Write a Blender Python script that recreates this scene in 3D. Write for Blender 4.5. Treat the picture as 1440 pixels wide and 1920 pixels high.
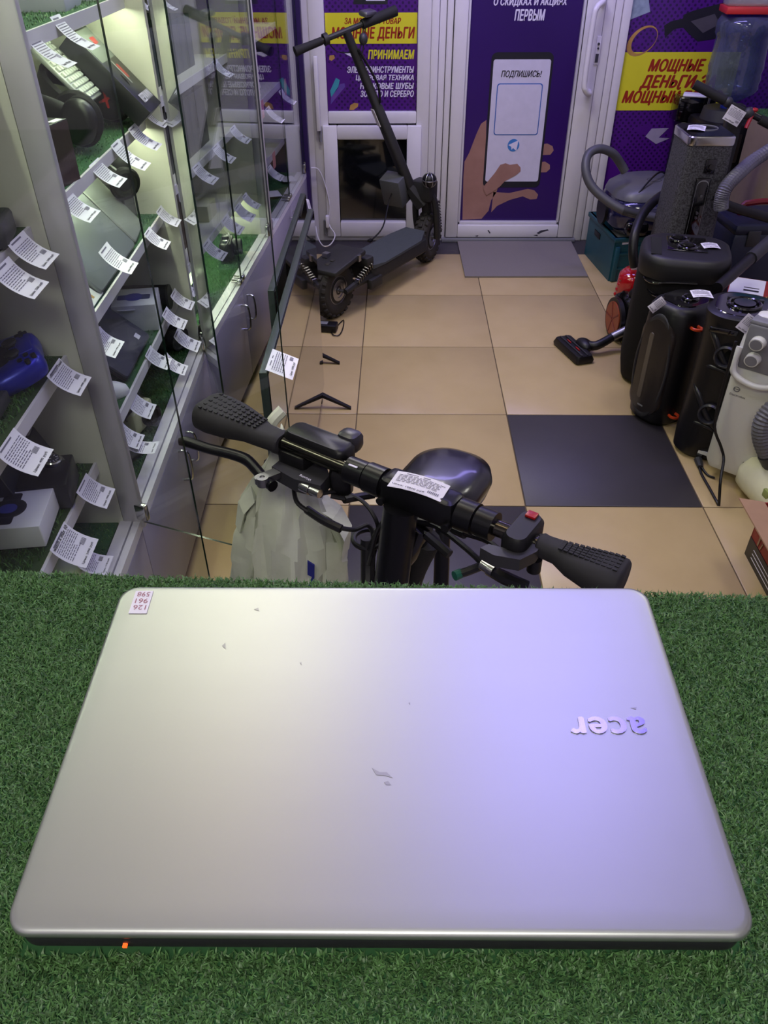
import bpy, bmesh, math, random
import numpy as np
from mathutils import Matrix, Vector, Euler
for _o in list(bpy.data.objects): bpy.data.objects.remove(_o)
SC = bpy.context.scene
COL = SC.collection
R = math.radians
random.seed(7)
# ---------------------------------------------------------------- camera
CAM_F, CAM_P, CAM_YAW, CAM_ROLL, CAM_H = 1464.87, R(38.0932), R(-1.17367), R(0.36211), 1.626
_fw = np.array([math.sin(CAM_YAW)*math.cos(CAM_P), math.cos(CAM_YAW)*math.cos(CAM_P), -math.sin(CAM_P)])
_r = np.array([math.cos(CAM_YAW), -math.sin(CAM_YAW), 0.0]); _d = np.cross(_fw, _r)
_rt = math.cos(CAM_ROLL)*_r + math.sin(CAM_ROLL)*_d
_dn = -math.sin(CAM_ROLL)*_r + math.cos(CAM_ROLL)*_d
CAMM = np.stack([_rt, _dn, _fw]); CAMC = np.array([0.0, 0.0, CAM_H])
cam = bpy.data.cameras.new('camera'); camo = bpy.data.objects.new('camera', cam); COL.objects.link(camo)
cam.sensor_fit = 'VERTICAL'; cam.sensor_height = 36.0; cam.lens = 36.0*CAM_F/1920.0
cam.clip_start = 0.02; cam.clip_end = 60
camo.matrix_world = Matrix([[_rt[i], -_dn[i], -_fw[i], CAMC[i]] for i in range(3)] + [[0, 0, 0, 1]])
SC.camera = camo
def at(x, y, **k):
    """the point of the room seen at photo pixel (x, y) on the plane X=, Y= or Z="""
    D = CAMM.T @ np.array([(x-720)/CAM_F, (y-960)/CAM_F, 1.0])
    (a, v), = k.items(); i = 'XYZ'.index(a); t = (v-CAMC[i])/D[i]
    return Vector(CAMC + t*D)
# ---------------------------------------------------------------- world, light, exposure
w = bpy.data.worlds.new('world'); SC.world = w; w.use_nodes = True
w.node_tree.nodes['Background'].inputs[0].default_value = (0.75, 0.78, 0.85, 1); w.node_tree.nodes['Background'].inputs[1].default_value = 0.15
SC.view_settings.view_transform = 'Standard'; SC.view_settings.look = 'None'; SC.view_settings.gamma = 1.0
SC.view_settings.use_curve_mapping = False; SC.view_settings.exposure = 0.0
SC.cycles.use_denoising = True
SC.cycles.max_bounces = 6; SC.cycles.diffuse_bounces = 3; SC.cycles.transparent_max_bounces = 20; SC.cycles.glossy_bounces = 4; SC.cycles.use_adaptive_sampling = True; SC.cycles.adaptive_threshold = 0.06
SC.cycles.caustics_reflective = False; SC.cycles.caustics_refractive = False
CEIL = 2.72
LAMPS = []
def area(name, loc, sx, sy, power, col, rot=(0, 0, 0)):
    l = bpy.data.lights.new(name, 'AREA'); l.shape = 'RECTANGLE'; l.size = sx; l.size_y = sy; l.energy = power; l.color = col
    o = bpy.data.objects.new(name, l); o.location = loc; o.rotation_euler = rot; COL.objects.link(o); return o
WARM = (1.0, 0.97, 0.72); VIO = (0.38, 0.32, 1.0); NEUT = (1.0, 0.97, 0.87)
for nm, x, y, sx, sy, pw, c, lab in [
        ('panel_light', -0.46, 1.62, 0.55, 0.45, 8.0, WARM, 'flat warm white ceiling lamp panel over the cabinets'), ('panel_light', -0.05, -0.75, 0.9, 0.5, 24, NEUT, 'wide white ceiling lamp panel behind the counter'),
        ('panel_light', -0.05, 3.2, 0.6, 0.6, 23, NEUT, 'square white ceiling lamp panel in the middle of the shop'), ('panel_light', 1.45, 2.3, 0.34, 0.6, 10, NEUT, 'narrow white ceiling lamp panel on the right side'),
        ('panel_light', -0.36, 0.92, 0.22, 0.22, 0.9, (1.0, 0.72, 0.40), 'small amber ceiling lamp above the counter'),
        ('strip_light', 0.42, 1.35, 0.42, 1.3, 10.5, VIO, 'wide violet LED ceiling strip right of the counter'), ('strip_light', 0.62, 3.9, 1.7, 0.20, 27, VIO, 'long violet LED ceiling strip before the shop door')]:
    area(nm, (x, y, CEIL-0.035), sx, sy, pw, c); LAMPS.append((lab, x, y, sx, sy))
# ---------------------------------------------------------------- helpers: materials
def lin(h):
    h = h.lstrip('#'); c = [int(h[i:i+2], 16)/255 for i in (0, 2, 4)]
    return tuple(v/12.92 if v <= 0.04045 else ((v+0.055)/1.055)**2.4 for v in c)
MATS = {}
def mat(name, hexc='#808080', rough=0.5, metal=0.0, var=0.08, scale=30.0, bump=0.0, bscale=None, spec=0.5, coat=0.0, emit=None, hex2=None, island=0.0, stretch=None, contrast=0):
    if name in MATS: return MATS[name]
    m = bpy.data.materials.new(name); m.use_nodes = True; nt = m.node_tree; N = nt.nodes; L = nt.links
    b = N['Principled BSDF']; c = lin(hexc)
    tc = N.new('ShaderNodeTexCoord'); src = tc.outputs['Object']
    if stretch:
        mp = N.new('ShaderNodeMapping'); mp.inputs['Scale'].default_value = stretch; L.new(src, mp.inputs[0]); src = mp.outputs[0]
    nz = N.new('ShaderNodeTexNoise'); nz.inputs['Scale'].default_value = scale; nz.inputs['Detail'].default_value = 4; L.new(src, nz.inputs[0])
    mx = N.new('ShaderNodeMix'); mx.data_type = 'RGBA'
    c2 = lin(hex2) if hex2 else tuple(v*(1-var) for v in c)
    c1 = c if hex2 else tuple(min(1, v*(1+var)) for v in c)
    mx.inputs[6].default_value = (*c1, 1); mx.inputs[7].default_value = (*c2, 1); fac = nz.outputs[0]
    if contrast:
        mr0 = N.new('ShaderNodeMapRange'); mr0.inputs[1].default_value = 0.5-0.5/contrast; mr0.inputs[2].default_value = 0.5+0.5/contrast; L.new(fac, mr0.inputs[0]); fac = mr0.outputs[0]
    L.new(fac, mx.inputs[0])
    out = mx.outputs[2]
    if island:
        g = N.new('ShaderNodeNewGeometry'); hs = N.new('ShaderNodeHueSaturation'); mr = N.new('ShaderNodeMapRange')
        mr.inputs[3].default_value = 1-island; mr.inputs[4].default_value = 1+island
        L.new(g.outputs['Random Per Island'], mr.inputs[0]); L.new(mr.outputs[0], hs.inputs['Value']); L.new(out, hs.inputs['Color']); out = hs.outputs[0]
    L.new(out, b.inputs['Base Color'])
    b.inputs['Roughness'].default_value = rough; b.inputs['Metallic'].default_value = metal
    b.inputs['Specular IOR Level'].default_value = spec; b.inputs['Coat Weight'].default_value = coat; b.inputs['Coat Roughness'].default_value = 0.08
    if emit:
        b.inputs['Emission Color'].default_value = (*lin(emit[0]), 1); b.inputs['Emission Strength'].default_value = emit[1]
    if bump:
        n2 = N.new('ShaderNodeTexNoise'); n2.inputs['Scale'].default_value = bscale or scale*3; n2.inputs['Detail'].default_value = 3; L.new(src, n2.inputs[0])
        bp = N.new('ShaderNodeBump'); bp.inputs['Strength'].default_value = bump; bp.inputs['Distance'].default_value = 0.004
        L.new(n2.outputs[0], bp.inputs['Height']); L.new(bp.outputs[0], b.inputs['Normal'])
    MATS[name] = m; return m
def glassmat(name, tint='#fafdfb', f0=0.035, rough=0.0, k=1.0, dirt=0.0, dcol=(0.8, 0.82, 0.85)):
    """clear sheet: see-through plus a mirror share that grows towards grazing (Schlick)"""
    if name in MATS: return MATS[name]
    m = bpy.data.materials.new(name); m.use_nodes = True; nt = m.node_tree; N = nt.nodes; L = nt.links
    N.remove(N['Principled BSDF']); out = N['Material Output']
    lw = N.new('ShaderNodeLayerWeight'); lw.inputs[0].default_value = 0.5
    pw = N.new('ShaderNodeMath'); pw.operation = 'POWER'; pw.inputs[1].default_value = 5; L.new(lw.outputs['Facing'], pw.inputs[0])
    ma = N.new('ShaderNodeMath'); ma.operation = 'MULTIPLY_ADD'; ma.inputs[1].default_value = (1-f0)*k; ma.inputs[2].default_value = f0; L.new(pw.outputs[0], ma.inputs[0])
    t = N.new('ShaderNodeBsdfTransparent'); t.inputs[0].default_value = (*lin(tint), 1)
    g = N.new('ShaderNodeBsdfGlossy'); g.inputs['Roughness'].default_value = rough; g.inputs[0].default_value = (0.95, 0.97, 0.96, 1)
    mx = N.new('ShaderNodeMixShader'); L.new(ma.outputs[0], mx.inputs[0]); L.new(t.outputs[0], mx.inputs[1]); L.new(g.outputs[0], mx.inputs[2])
    if dirt:
        d = N.new('ShaderNodeBsdfDiffuse'); d.inputs[0].default_value = (*dcol, 1)
        tc = N.new('ShaderNodeTexCoord'); nz = N.new('ShaderNodeTexNoise'); nz.inputs['Scale'].default_value = 6; L.new(tc.outputs['Object'], nz.inputs[0])
        mm = N.new('ShaderNodeMath'); mm.operation = 'MULTIPLY'; mm.inputs[1].default_value = dirt; L.new(nz.outputs[0], mm.inputs[0])
        m2 = N.new('ShaderNodeMixShader'); L.new(mm.outputs[0], m2.inputs[0]); L.new(mx.outputs[0], m2.inputs[1]); L.new(d.outputs[0], m2.inputs[2]); mx = m2
    L.new(mx.outputs[0], out.inputs[0]); MATS[name] = m; return m
# ---------------------------------------------------------------- helpers: geometry
def rr(w, d, r, k=5):
    """rounded rectangle, counter-clockwise"""
    r = max(1e-5, min(r, w/2-1e-5, d/2-1e-5)); P = []
    for cx, cy, a0 in ((w/2-r, d/2-r, 0), (-w/2+r, d/2-r, 90), (-w/2+r, -d/2+r, 180), (w/2-r, -d/2+r, 270)):
        for i in range(k+1):
            a = R(a0+90*i/k); P.append((cx+r*math.cos(a), cy+r*math.sin(a)))
    return P
def smooth_path(pts, k=4):
    pts = [Vector(p) for p in pts]
    if len(pts) < 3 or k <= 1: return pts
    out = []
    for i in range(len(pts)-1):
        p0 = pts[max(0, i-1)]; p1 = pts[i]; p2 = pts[i+1]; p3 = pts[min(len(pts)-1, i+2)]
        for j in range(k):
            t = j/k
            out.append(0.5*((2*p1)+(p2-p0)*t+(2*p0-5*p1+4*p2-p3)*t*t+(3*p1-p0-3*p2+p3)*t**3))
    out.append(pts[-1]); return out
I4 = Matrix.Identity(4)
def T(x, y, z): return Matrix.Translation((x, y, z))
def RX(a): return Matrix.Rotation(R(a), 4, 'X')
def RY(a): return Matrix.Rotation(R(a), 4, 'Y')
def RZ(a): return Matrix.Rotation(R(a), 4, 'Z')
def frame(o, x, y):
    """matrix with origin o, x axis x, y axis near y"""
    x = Vector(x).normalized(); z = x.cross(Vector(y)).normalized(); y = z.cross(x)
    m = Matrix((x, y, z)).transposed().to_4x4(); m.translation = o; return m
def zframe(a, b):
    z = (Vector(b)-Vector(a)).normalized(); u = Vector((0, 0, 1)) if abs(z.z) < 0.95 else Vector((1, 0, 0))
    x = u.cross(z).normalized(); y = z.cross(x); m = Matrix((x, y, z)).transposed().to_4x4(); m.translation = a; return m
class MB:
    def __init__(s, M=I4): s.bm = bmesh.new(); s.M = M
    def loft(s, rings, cap=True, closed=True, M=None):
        M = s.M @ (M or I4); V = [[s.bm.verts.new(M @ Vector(p)) for p in r] for r in rings]
        for a, b in zip(V, V[1:]):
            n = len(a)
            for i in range(n if closed else n-1):
                try: s.bm.faces.new((a[i], a[(i+1) % n], b[(i+1) % n], b[i]))
                except ValueError: pass
        if cap and closed:
            for f in (list(reversed(V[0])), V[-1]):
                try: s.bm.faces.new(f)
                except ValueError: pass
        return s
    def rloft(s, rings, M=None, k=5):
        """rings of (cx, cy, w, d, r, z)"""
        return s.loft([[(cx+x, cy+y, z) for x, y in rr(w, d, r, k)] for cx, cy, w, d, r, z in rings], M=M)
    def box(s, c, size, M=None, bev=0.0, k=2):
        sx, sy, sz = size; M2 = (M or I4) @ T(*c)
        if bev:
            b = min(bev, sz/2*0.98, sx/2*0.98, sy/2*0.98); q = b*0.3
            return s.rloft([(0, 0, sx-2*b, sy-2*b, b*0.4, -sz/2), (0, 0, sx-2*q, sy-2*q, b*0.9, -sz/2+q), (0, 0, sx, sy, b, -sz/2+b), (0, 0, sx, sy, b, sz/2-b), (0, 0, sx-2*q, sy-2*q, b*0.9, sz/2-q), (0, 0, sx-2*b, sy-2*b, b*0.4, sz/2)], M2, k)
        x, y, z = sx/2, sy/2, sz/2
        return s.loft([[(x, y, -z), (-x, y, -z), (-x, -y, -z), (x, -y, -z)], [(x, y, z), (-x, y, z), (-x, -y, z), (x, -y, z)]], M=M2)
    def lathe(s, prof, n=24, M=None, a0=0, a1=360):
        full = a1-a0 >= 360; m = n if full else n+1
        return s.loft([[(r*math.cos(R(a0+(a1-a0)*i/n)), r*math.sin(R(a0+(a1-a0)*i/n)), z) for i in range(m)] for r, z in prof], M=M, closed=full)
    def cyl(s, a, b, r, r2=None, n=16):
        L = (Vector(b)-Vector(a)).length; return s.lathe([(r, 0), (r if r2 is None else r2, L)], n, zframe(a, b))
    def ring(s, a, b, ro, ri, n=24):
        L = (Vector(b)-Vector(a)).length; return s.lathe([(ri, 0), (ro, 0), (ro, L), (ri, L), (ri, 0)], n, zframe(a, b))
    def tube(s, pts, r, n=8, k=4):
        P = smooth_path(pts, k); m = len(P); rs = r if isinstance(r, (list, tuple)) else [r]*len(pts); rings = []; up = None
        for i, p in enumerate(P):
            t = (P[min(m-1, i+1)]-P[max(0, i-1)]).normalized()
            if up is None: up = Vector((0, 0, 1)) if abs(t.z) < 0.9 else Vector((1, 0, 0))
            x = (up-t*up.dot(t)).normalized(); y = t.cross(x); up = x
            f = i/(m-1)*(len(rs)-1); j = min(int(f), len(rs)-2) if len(rs) > 1 else 0
            q = rs[j]+(rs[min(j+1, len(rs)-1)]-rs[j])*(f-j)
            rings.append([p+q*(math.cos(2*math.pi*a/n)*x+math.sin(2*math.pi*a/n)*y) for a in range(n)])
        return s.loft(rings)
    def prism(s, poly, z0, z1, M=None):
        return s.loft([[(x, y, z0) for x, y in poly], [(x, y, z1) for x, y in poly]], M=M)
    def ell(s, c, rad, M=None, n=16, m=10):
        return s.lathe([(max(1e-4, math.sin(math.pi*i/m)), -math.cos(math.pi*i/m)) for i in range(m+1)], n, (M or I4) @ T(*c) @ Matrix.Diagonal((*rad, 1)))
    def torus(s, c, r, q, M=None, n=24, m=8):
        M = (M or I4) @ T(*c); rings = [[((r+q*math.cos(2*math.pi*j/m))*math.cos(2*math.pi*i/n), (r+q*math.cos(2*math.pi*j/m))*math.sin(2*math.pi*i/n), q*math.sin(2*math.pi*j/m)) for j in range(m)] for i in range(n+1)]
        return s.loft(rings, cap=False, M=M)
    def quad(s, a, b, c, d):
        s.bm.faces.new([s.bm.verts.new(s.M @ Vector(p)) for p in (a, b, c, d)]); return s
    def mesh(s, name, mats, smooth=35):
        bmesh.ops.remove_doubles(s.bm, verts=s.bm.verts, dist=1e-6)
        bmesh.ops.recalc_face_normals(s.bm, faces=s.bm.faces)
        me = bpy.data.meshes.new(name); s.bm.to_mesh(me); s.bm.free()
        for m in (mats if isinstance(mats, (list, tuple)) else [mats]): me.materials.append(m)
        if smooth:
            me.shade_smooth(); me.set_sharp_from_angle(angle=R(smooth))
        return me
    def obj(s, name, m, parent=None, smooth=35):
        return link(name, s.mesh(name, m, smooth), parent)
def link(name, data, parent=None, M=None):
    o = bpy.data.objects.new(name, data); COL.objects.link(o)
    if parent: o.parent = parent
    if M is not None: o.matrix_local = M
    return o
def tag(o, label=None, cat=None, group=None, kind=None):
    if label: o['label'] = label
    if cat: o['category'] = cat
    if group: o['group'] = group
    if kind: o['kind'] = kind
    return o
def thing(name, label, cat, M=I4, group=None, kind=None):
    o = bpy.data.objects.new(name, None); COL.objects.link(o); o.empty_display_size = 0.05; o.matrix_world = M
    return tag(o, label, cat, group, kind)
def copy_tree(o, parent=None):
    c = o.copy(); COL.objects.link(c); c.parent = parent
    for ch in o.children: copy_tree(ch, c)
    return c
_tc = {}
def text_mesh(s, bold=0.0, shear=0.0, spacing=1.0):
    """flat lettering; boldness comes from overlaid shifted copies, which keeps the counters clean"""
    key = (s, bold, shear, spacing)
    if key in _tc: return _tc[key]
    cu = bpy.data.curves.new('t', 'FONT'); cu.body = s; cu.shear = shear; cu.size = 1.0; cu.resolution_u = 4; cu.space_character = spacing*(1+bold*1.2); cu.fill_mode = 'BOTH'
    o = bpy.data.objects.new('t', cu); COL.objects.link(o); bpy.context.view_layer.update()
    me = bpy.data.meshes.new_from_object(o.evaluated_get(bpy.context.evaluated_depsgraph_get()))
    bpy.data.objects.remove(o); n = len(me.vertices); co = np.empty(n*3, np.float32); me.vertices.foreach_get('co', co); co = co.reshape(-1, 3)
    if bold > 0.005:
        F = [tuple(p.vertices) for p in me.polygons]; sh = [(-bold, 0), (0, 0), (bold, 0), (0, bold*.5), (0, -bold*.5)]
        co = np.concatenate([co+np.array([dx, dy, 4e-5*k], np.float32) for k, (dx, dy) in enumerate(sh)]); me = bpy.data.meshes.new('t')
        me.from_pydata(co.tolist(), [], [tuple(v+k*n for v in f) for k in range(len(sh)) for f in F])
    _tc[key] = (me, co); return _tc[key]
def text(name, s, m, parent, M, w, h, bold=0.012, shear=0.0, spacing=1.0, thick=0.0):
    """lettering fitted into the box (0..w, 0..h) of the plane M"""
    me0, co = text_mesh(s, bold, shear, spacing); me = me0.copy(); me.name = name; v = co.copy()
    lo = v.min(0); hi = v.max(0); v[:, 0] = (v[:, 0]-lo[0])/max(1e-6, hi[0]-lo[0])*w; v[:, 1] = (v[:, 1]-lo[1])/max(1e-6, hi[1]-lo[1])*h; 
    me.vertices.foreach_set('co', v.ravel()); me.update(); me.materials.clear(); me.materials.append(m)
    o = link(name, me, parent, M)
    if thick:
        sm = o.modifiers.new('thickness', 'SOLIDIFY'); sm.thickness = thick; sm.offset = 1
    return o
def blades(name, pts, length, width, lean, m, parent=None, seed=1, curl=0.5, base=0.0):
    """artificial turf: one mesh of narrow bent blades rooted at pts (n,3)"""
    g = np.random.default_rng(seed); n = len(pts); az = g.uniform(0, 2*np.pi, n); d = np.stack([np.cos(az), np.sin(az), np.zeros(n)], 1)
    s = np.stack([-np.sin(az), np.cos(az), np.zeros(n)], 1); L = length*g.uniform(0.6, 1.25, n)[:, None]; W = width*g.uniform(0.7, 1.3, n)[:, None]
    le = lean*g.uniform(0.3, 1.4, n)[:, None]; up = np.array([0, 0, 1.0])
    tw = g.normal(0, curl, n)[:, None]
    m1 = pts + up*L*0.55*np.cos(le*0.6) + d*L*0.55*np.sin(le*0.6)
    tp = m1 + up*L*0.45*np.cos(le*1.5) + d*L*0.45*np.sin(le*1.5) + s*L*0.4*tw
    V = np.stack([pts-s*W/2, pts+s*W/2, m1+s*W/2, m1-s*W/2, tp], 1).reshape(-1, 3).astype(np.float32)
    b = (np.arange(n)*5)[:, None]; q = (b+np.array([0, 1, 2, 3])).ravel(); t = (b+np.array([3, 2, 4])).ravel()
    idx = np.concatenate([(b+np.array([0, 1, 2, 3, 3, 2, 4]))]).ravel().astype(np.int32)
    me = bpy.data.meshes.new(name); me.vertices.add(n*5); me.vertices.foreach_set('co', V.ravel()); me.loops.add(n*7); me.loops.foreach_set('vertex_index', idx)
    st = (np.arange(n)*7)[:, None]+np.array([0, 4]); me.polygons.add(n*2); me.polygons.foreach_set('loop_start', st.ravel().astype(np.int32))
    me.polygons.foreach_set('loop_total', np.tile([4, 3], n).astype(np.int32)); me.update(calc_edges=True); me.materials.append(m)
    return tag(link(name, me, parent), kind='stuff')
# ---------------------------------------------------------------- room shell
M_white = mat('white_pvc', '#dedadf', 0.35, var=0.03); M_pvc2 = mat('white_pvc_dull', '#cfcbd2', 0.4, var=0.05)
M_wall = mat('wall_paint', '#cfc9d2', 0.8, var=0.05); M_cream = mat('cream_board', '#d0cfc0', 0.6, var=0.04)
M_beige = mat('tile_beige', '#bfa87c', 0.32, hex2='#b19a6f', scale=9, bump=0.05, bscale=120); M_dark = mat('tile_dark', '#3a363b', 0.45, hex2='#322f34', scale=12, bump=0.05, bscale=120)
M_grout = mat('grout', '#5b4c3a', 0.9); M_purple = mat('purple_film', '#2b1750', 0.4, var=0.1)
M_black = mat('black_plastic', '#0e0d10', 0.42, var=0.2, spec=.4); M_blackm = mat('black_matte', '#0f0e0f', 0.8, var=0.2, spec=.25, bump=0.2, bscale=300); M_gloss = mat('black_gloss', '#0b0a0c', 0.08, var=0.1, coat=0.6)
M_rubber = mat('rubber', '#151415', 0.8, var=0.25, bump=0.2, bscale=200); M_chrome = mat('chrome', '#c8c8c8', 0.18, 1.0, var=0.05); M_steel = mat('brushed_steel', '#9a9a9c', 0.35, 1.0, var=0.1)
M_dgrey = mat('dark_grey_plastic', '#2c2c30', 0.5, var=0.12); M_grey = mat('grey_plastic', '#77777c', 0.45, var=0.08); M_paper = mat('paper', '#e4e0ec', 0.75, var=0.02); M_ink = mat('ink', '#3a3842', 0.8)
M_red = mat('red_plastic', '#a3191c', 0.3, var=0.15); M_dred = mat('dark_red', '#6c1216', 0.35, var=0.15); M_orange = mat('orange_plastic', '#c9431a', 0.4); M_glass = glassmat('clear_glass'); M_glassedge = mat('glass_edge', '#10241d', 0.15, var=0.2)
X0, Y0, TS = -0.16188, 2.11172, 0.6
fl = tag(MB().box((0.4, 1.6, -0.04), (3.9, 6.6, 0.074)).obj('floor', M_grout, None), 'floor of large beige tiles with a few dark ones', kind='structure')
tm = {}
for k, m in (('b', M_beige), ('d', M_dark)): tm[k] = MB().rloft([(0, 0, TS-0.0045, TS-0.0045, 0.002, -0.004), (0, 0, TS-0.0045, TS-0.0045, 0.002, -0.0008), (0, 0, TS-0.007, TS-0.007, 0.002, 0)], k=1).mesh('tile', m)
for i in range(-2, 4):
    for j in range(-3, 5):
        if j < -1 and i in (-2, -1, 3): continue
        dk = (i, j) in ((1, 0), (0, -1), (1, -2)) or j == 4
        o = link('floor_tile', tm['d' if dk else 'b'], fl, T(X0+(i+.5)*TS, Y0+(j+.5)*TS, 0) @ RZ(90*((i*3+j*5) % 4)))
YB = 4.76
def struct(name, mb, m, label=None): return tag(mb.obj(name, m), label, kind='structure')
struct('wall_left', MB().box((-1.13, 1.6, 1.36), (0.06, 6.6, 2.8)), M_wall, 'plain wall behind the glass cabinets')
struct('wall_right', MB().box((2.13, 1.6, 1.36), (0.06, 6.6, 2.8)), M_wall, 'plain wall at the right of the shop')
struct('wall_rear', MB().box((0.5, -1.6, 1.36), (3.4, 0.06, 2.8)), M_wall, 'wall behind the counter')
struct('ceiling', MB().box((0.5, 1.6, CEIL+0.03), (3.6, 6.6, 0.06)), mat('ceiling_white', '#d8d6d2', 0.9), 'white ceiling')
struct('wall_back', MB().box((-0.79, YB+0.03, 1.36), (0.66, 0.10, 2.72)).box((0.6, YB+0.10, 1.36), (3.2, 0.06, 2.72)).box((0.6, YB+.03, 2.5), (3.0, .1, .46)), M_wall, 'pale wall around the shop front')
for nm, x, y, sx, sy in LAMPS:
    t = thing('ceiling_lamp', nm, 'lamp', T(x, y, CEIL))
    f = 0.02
    MB().box((0, sy/2+f/2, -0.02), (sx+2*f, f, 0.04)).box((0, -sy/2-f/2, -0.02), (sx+2*f, f, 0.04)).box((sx/2+f/2, 0, -0.02), (f, sy, 0.04)).box((-sx/2-f/2, 0, -0.02), (f, sy, 0.04)).obj('frame', M_white, t)
    MB().box((0, 0, -0.006), (sx, sy, 0.012)).obj('housing', M_white, t)
# --------------------------------------------------- shop front: window, door, posters
def bar(mb, x0, x1, z0, z1, y0=4.735, y1=4.79, bev=0.006): return mb.box(((x0+x1)/2, (y0+y1)/2, (z0+z1)/2), (x1-x0, y1-y0, z1-z0), bev=bev)
w1 = thing('window_1', 'white plastic shop window with a dark lower casement', None, kind='structure')
m = MB(); bar(m, -0.475, -0.392, 0, 2.28); bar(m, 0.095, 0.165, 0, 2.28); bar(m, -0.392, 0.095, 0.648, 0.708); bar(m, -0.392, 0.095, 0, 0.03); bar(m, -0.475, .165, 2.2, 2.28); m.obj('window_frame', M_white, w1)
s = MB(); yy = 4.715
bar(s, -0.425, -0.345, 0.03, 0.640, yy, 4.76); bar(s, 0.045, 0.125, 0.03, 0.640, yy, 4.76); bar(s, -0.345, 0.045, 0.570, 0.640, yy, 4.76); bar(s, -0.345, 0.045, 0.03, 0.118, yy, 4.76)
so = s.obj('casement', M_white, w1); MB().box((-0.15, 4.755, 0.345), (0.40, 0.008, 0.46)).obj('pane', mat('night_glass', '#0d0f12', 0.04, var=0.3, coat=1.0), so)
for zz in (0.60, 0.09): MB().cyl((-0.437, 4.712, zz-0.04), (-0.437, 4.712, zz+0.04), 0.008).obj('hinge', M_grey, so)
struct('trim_1', bar(bar(bar(MB(), 0.165, 0.205, 0, 2.28), 0.207, 0.243, 0, 2.28, 4.745), 0.245, 0.278, 0, 2.28, 4.735), M_white, 'white ribbed mullion between window and door')
d1 = thing('door_1', 'white plastic shop door with a purple print behind its glass', None, kind='structure')
m = MB(); yy = 4.72
bar(m, 0.282, 0.352, 0.025, 2.06, yy); bar(m, 0.952, 1.045, 0.025, 2.06, yy); bar(m, 0.352, 0.952, 0.025, 0.098, yy); bar(m, 0.352, 0.952, 1.95, 2.06, yy); do = m.obj('door_leaf', M_white, d1)
m = MB(); bar(m, 0.352, 0.366, 0.098, 1.95, 4.735, 4.77, 0.003); bar(m, 0.938, 0.952, 0.098, 1.95, 4.735, 4.77, .003); bar(m, 0.352, 0.952, 0.098, 0.114, 4.735, 4.77, .003); m.obj('glazing_bead', M_pvc2, d1)
MB().box((0.66, YB-.02, 0.011), (0.80, 0.07, 0.022), bev=.004).obj('threshold', M_grey, d1)
MB().tube([(1.03, 4.722, 1.215), (1.015, 4.67, 1.215), (0.985, 4.645, 1.195), (0.975, 4.64, 1.14), (0.972, 4.64, 0.88), (0.985, 4.645, 0.825), (1.012, 4.67, 0.805), (1.022, 4.722, 0.806)], 0.0145, 12, 6).obj('pull_handle', M_white, d1)
for _p in ([(1006, 437), (1014, 432), (1027, 430), (1029, 432), (1018, 435), (1010, 439)], [(914, 432), (916, 431), (920, 437), (918, 438)], [(1000, 441), (1008, 440), (1008, 443)], [(890, 442), (897, 441), (895, 444)]):
    _q = [at(a_, b_, Y=4.7195) for a_, b_ in _p]; MB().prism([(v.x, v.z) for v in _q], 0, .0006, M=Matrix(((1, 0, 0, 0), (0, 0, -1, 4.7199), (0, 1, 0, 0), (0, 0, 0, 1)))).obj('scratch_mark', M_ink, do, 0)
lk = MB().box((1.035, 4.717, 1.0), (0.024, 0.006, 0.13), bev=0.002).obj('lock_plate', M_white, d1)
MB().cyl((1.035, 4.716, 1.03), (1.035, 4.708, 1.03), 0.006).cyl((1.035, 4.716, 1.01), (1.035, 4.709, 1.01), 0.005).box((1.035, 4.714, 0.965), (0.016, 0.004, 0.04)).obj('keyhole', M_ink, lk)
struct('trim_2', bar(bar(bar(MB(), 1.048, 1.098, 0, 2.28), 1.10, 1.14, 0, 2.28, 4.745), 1.142, 1.185, 0, 2.28, 4.735), M_white, 'white ribbed door jamb')
w2 = thing('window_2', 'shop window right of the door covered by a purple poster', None, kind='structure')
m = MB(); bar(m, 1.185, 2.1, 0, 0.05); bar(m, 2.04, 2.1, 0.05, 2.28); bar(m, 1.185, 2.1, 2.2, 2.28); m.obj('window_frame', M_white, w2)
MB().box((-0.443, 4.70, 0.80), (0.022, 0.03, 0.36), bev=.004).obj('cable_duct', M_white, tag(thing('cable_conduit', 'short white cable duct by the cabinet end with a thin wire', 'cable')))
# ---- posters: flat prints
def dotted(name, hexa, hexb, scale):
    m = mat(name, hexa, 0.3, var=0.05); nt = m.node_tree; N = nt.nodes; L = nt.links; b = N['Principled BSDF']; src = b.inputs[0].links[0].from_socket
    tc = N.new('ShaderNodeTexCoord'); vo = N.new('ShaderNodeTexVoronoi'); vo.inputs['Scale'].default_value = scale; vo.inputs['Randomness'].default_value = 0.0
    mp = N.new('ShaderNodeMapping'); mp.inputs['Rotation'].default_value = (0, R(45), 0); L.new(tc.outputs['Object'], mp.inputs[0])
    L.new(mp.outputs[0], vo.inputs['Vector']); lt = N.new('ShaderNodeMath'); lt.operation = 'LESS_THAN'; lt.inputs[1].default_value = 0.36; L.new(vo.outputs['Distance'], lt.inputs[0])
    nz = N.new('ShaderNodeTexNoise'); nz.inputs['Scale'].default_value = 3; L.new(tc.outputs['Object'], nz.inputs[0]); g = N.new('ShaderNodeMath'); g.operation = 'GREATER_THAN'; g.inputs[1].default_value = 0.45; L.new(nz.outputs[0], g.inputs[0])
    mu = N.new('ShaderNodeMath'); mu.operation = 'MULTIPLY'; L.new(lt.outputs[0], mu.inputs[0]); L.new(g.outputs[0], mu.inputs[1])
    mx = N.new('ShaderNodeMix'); mx.data_type = 'RGBA'; L.new(mu.outputs[0], mx.inputs[0]); L.new(src, mx.inputs[6]); mx.inputs[7].default_value = (*lin(hexb), 1); L.new(mx.outputs[2], b.inputs[0]); return m
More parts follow.
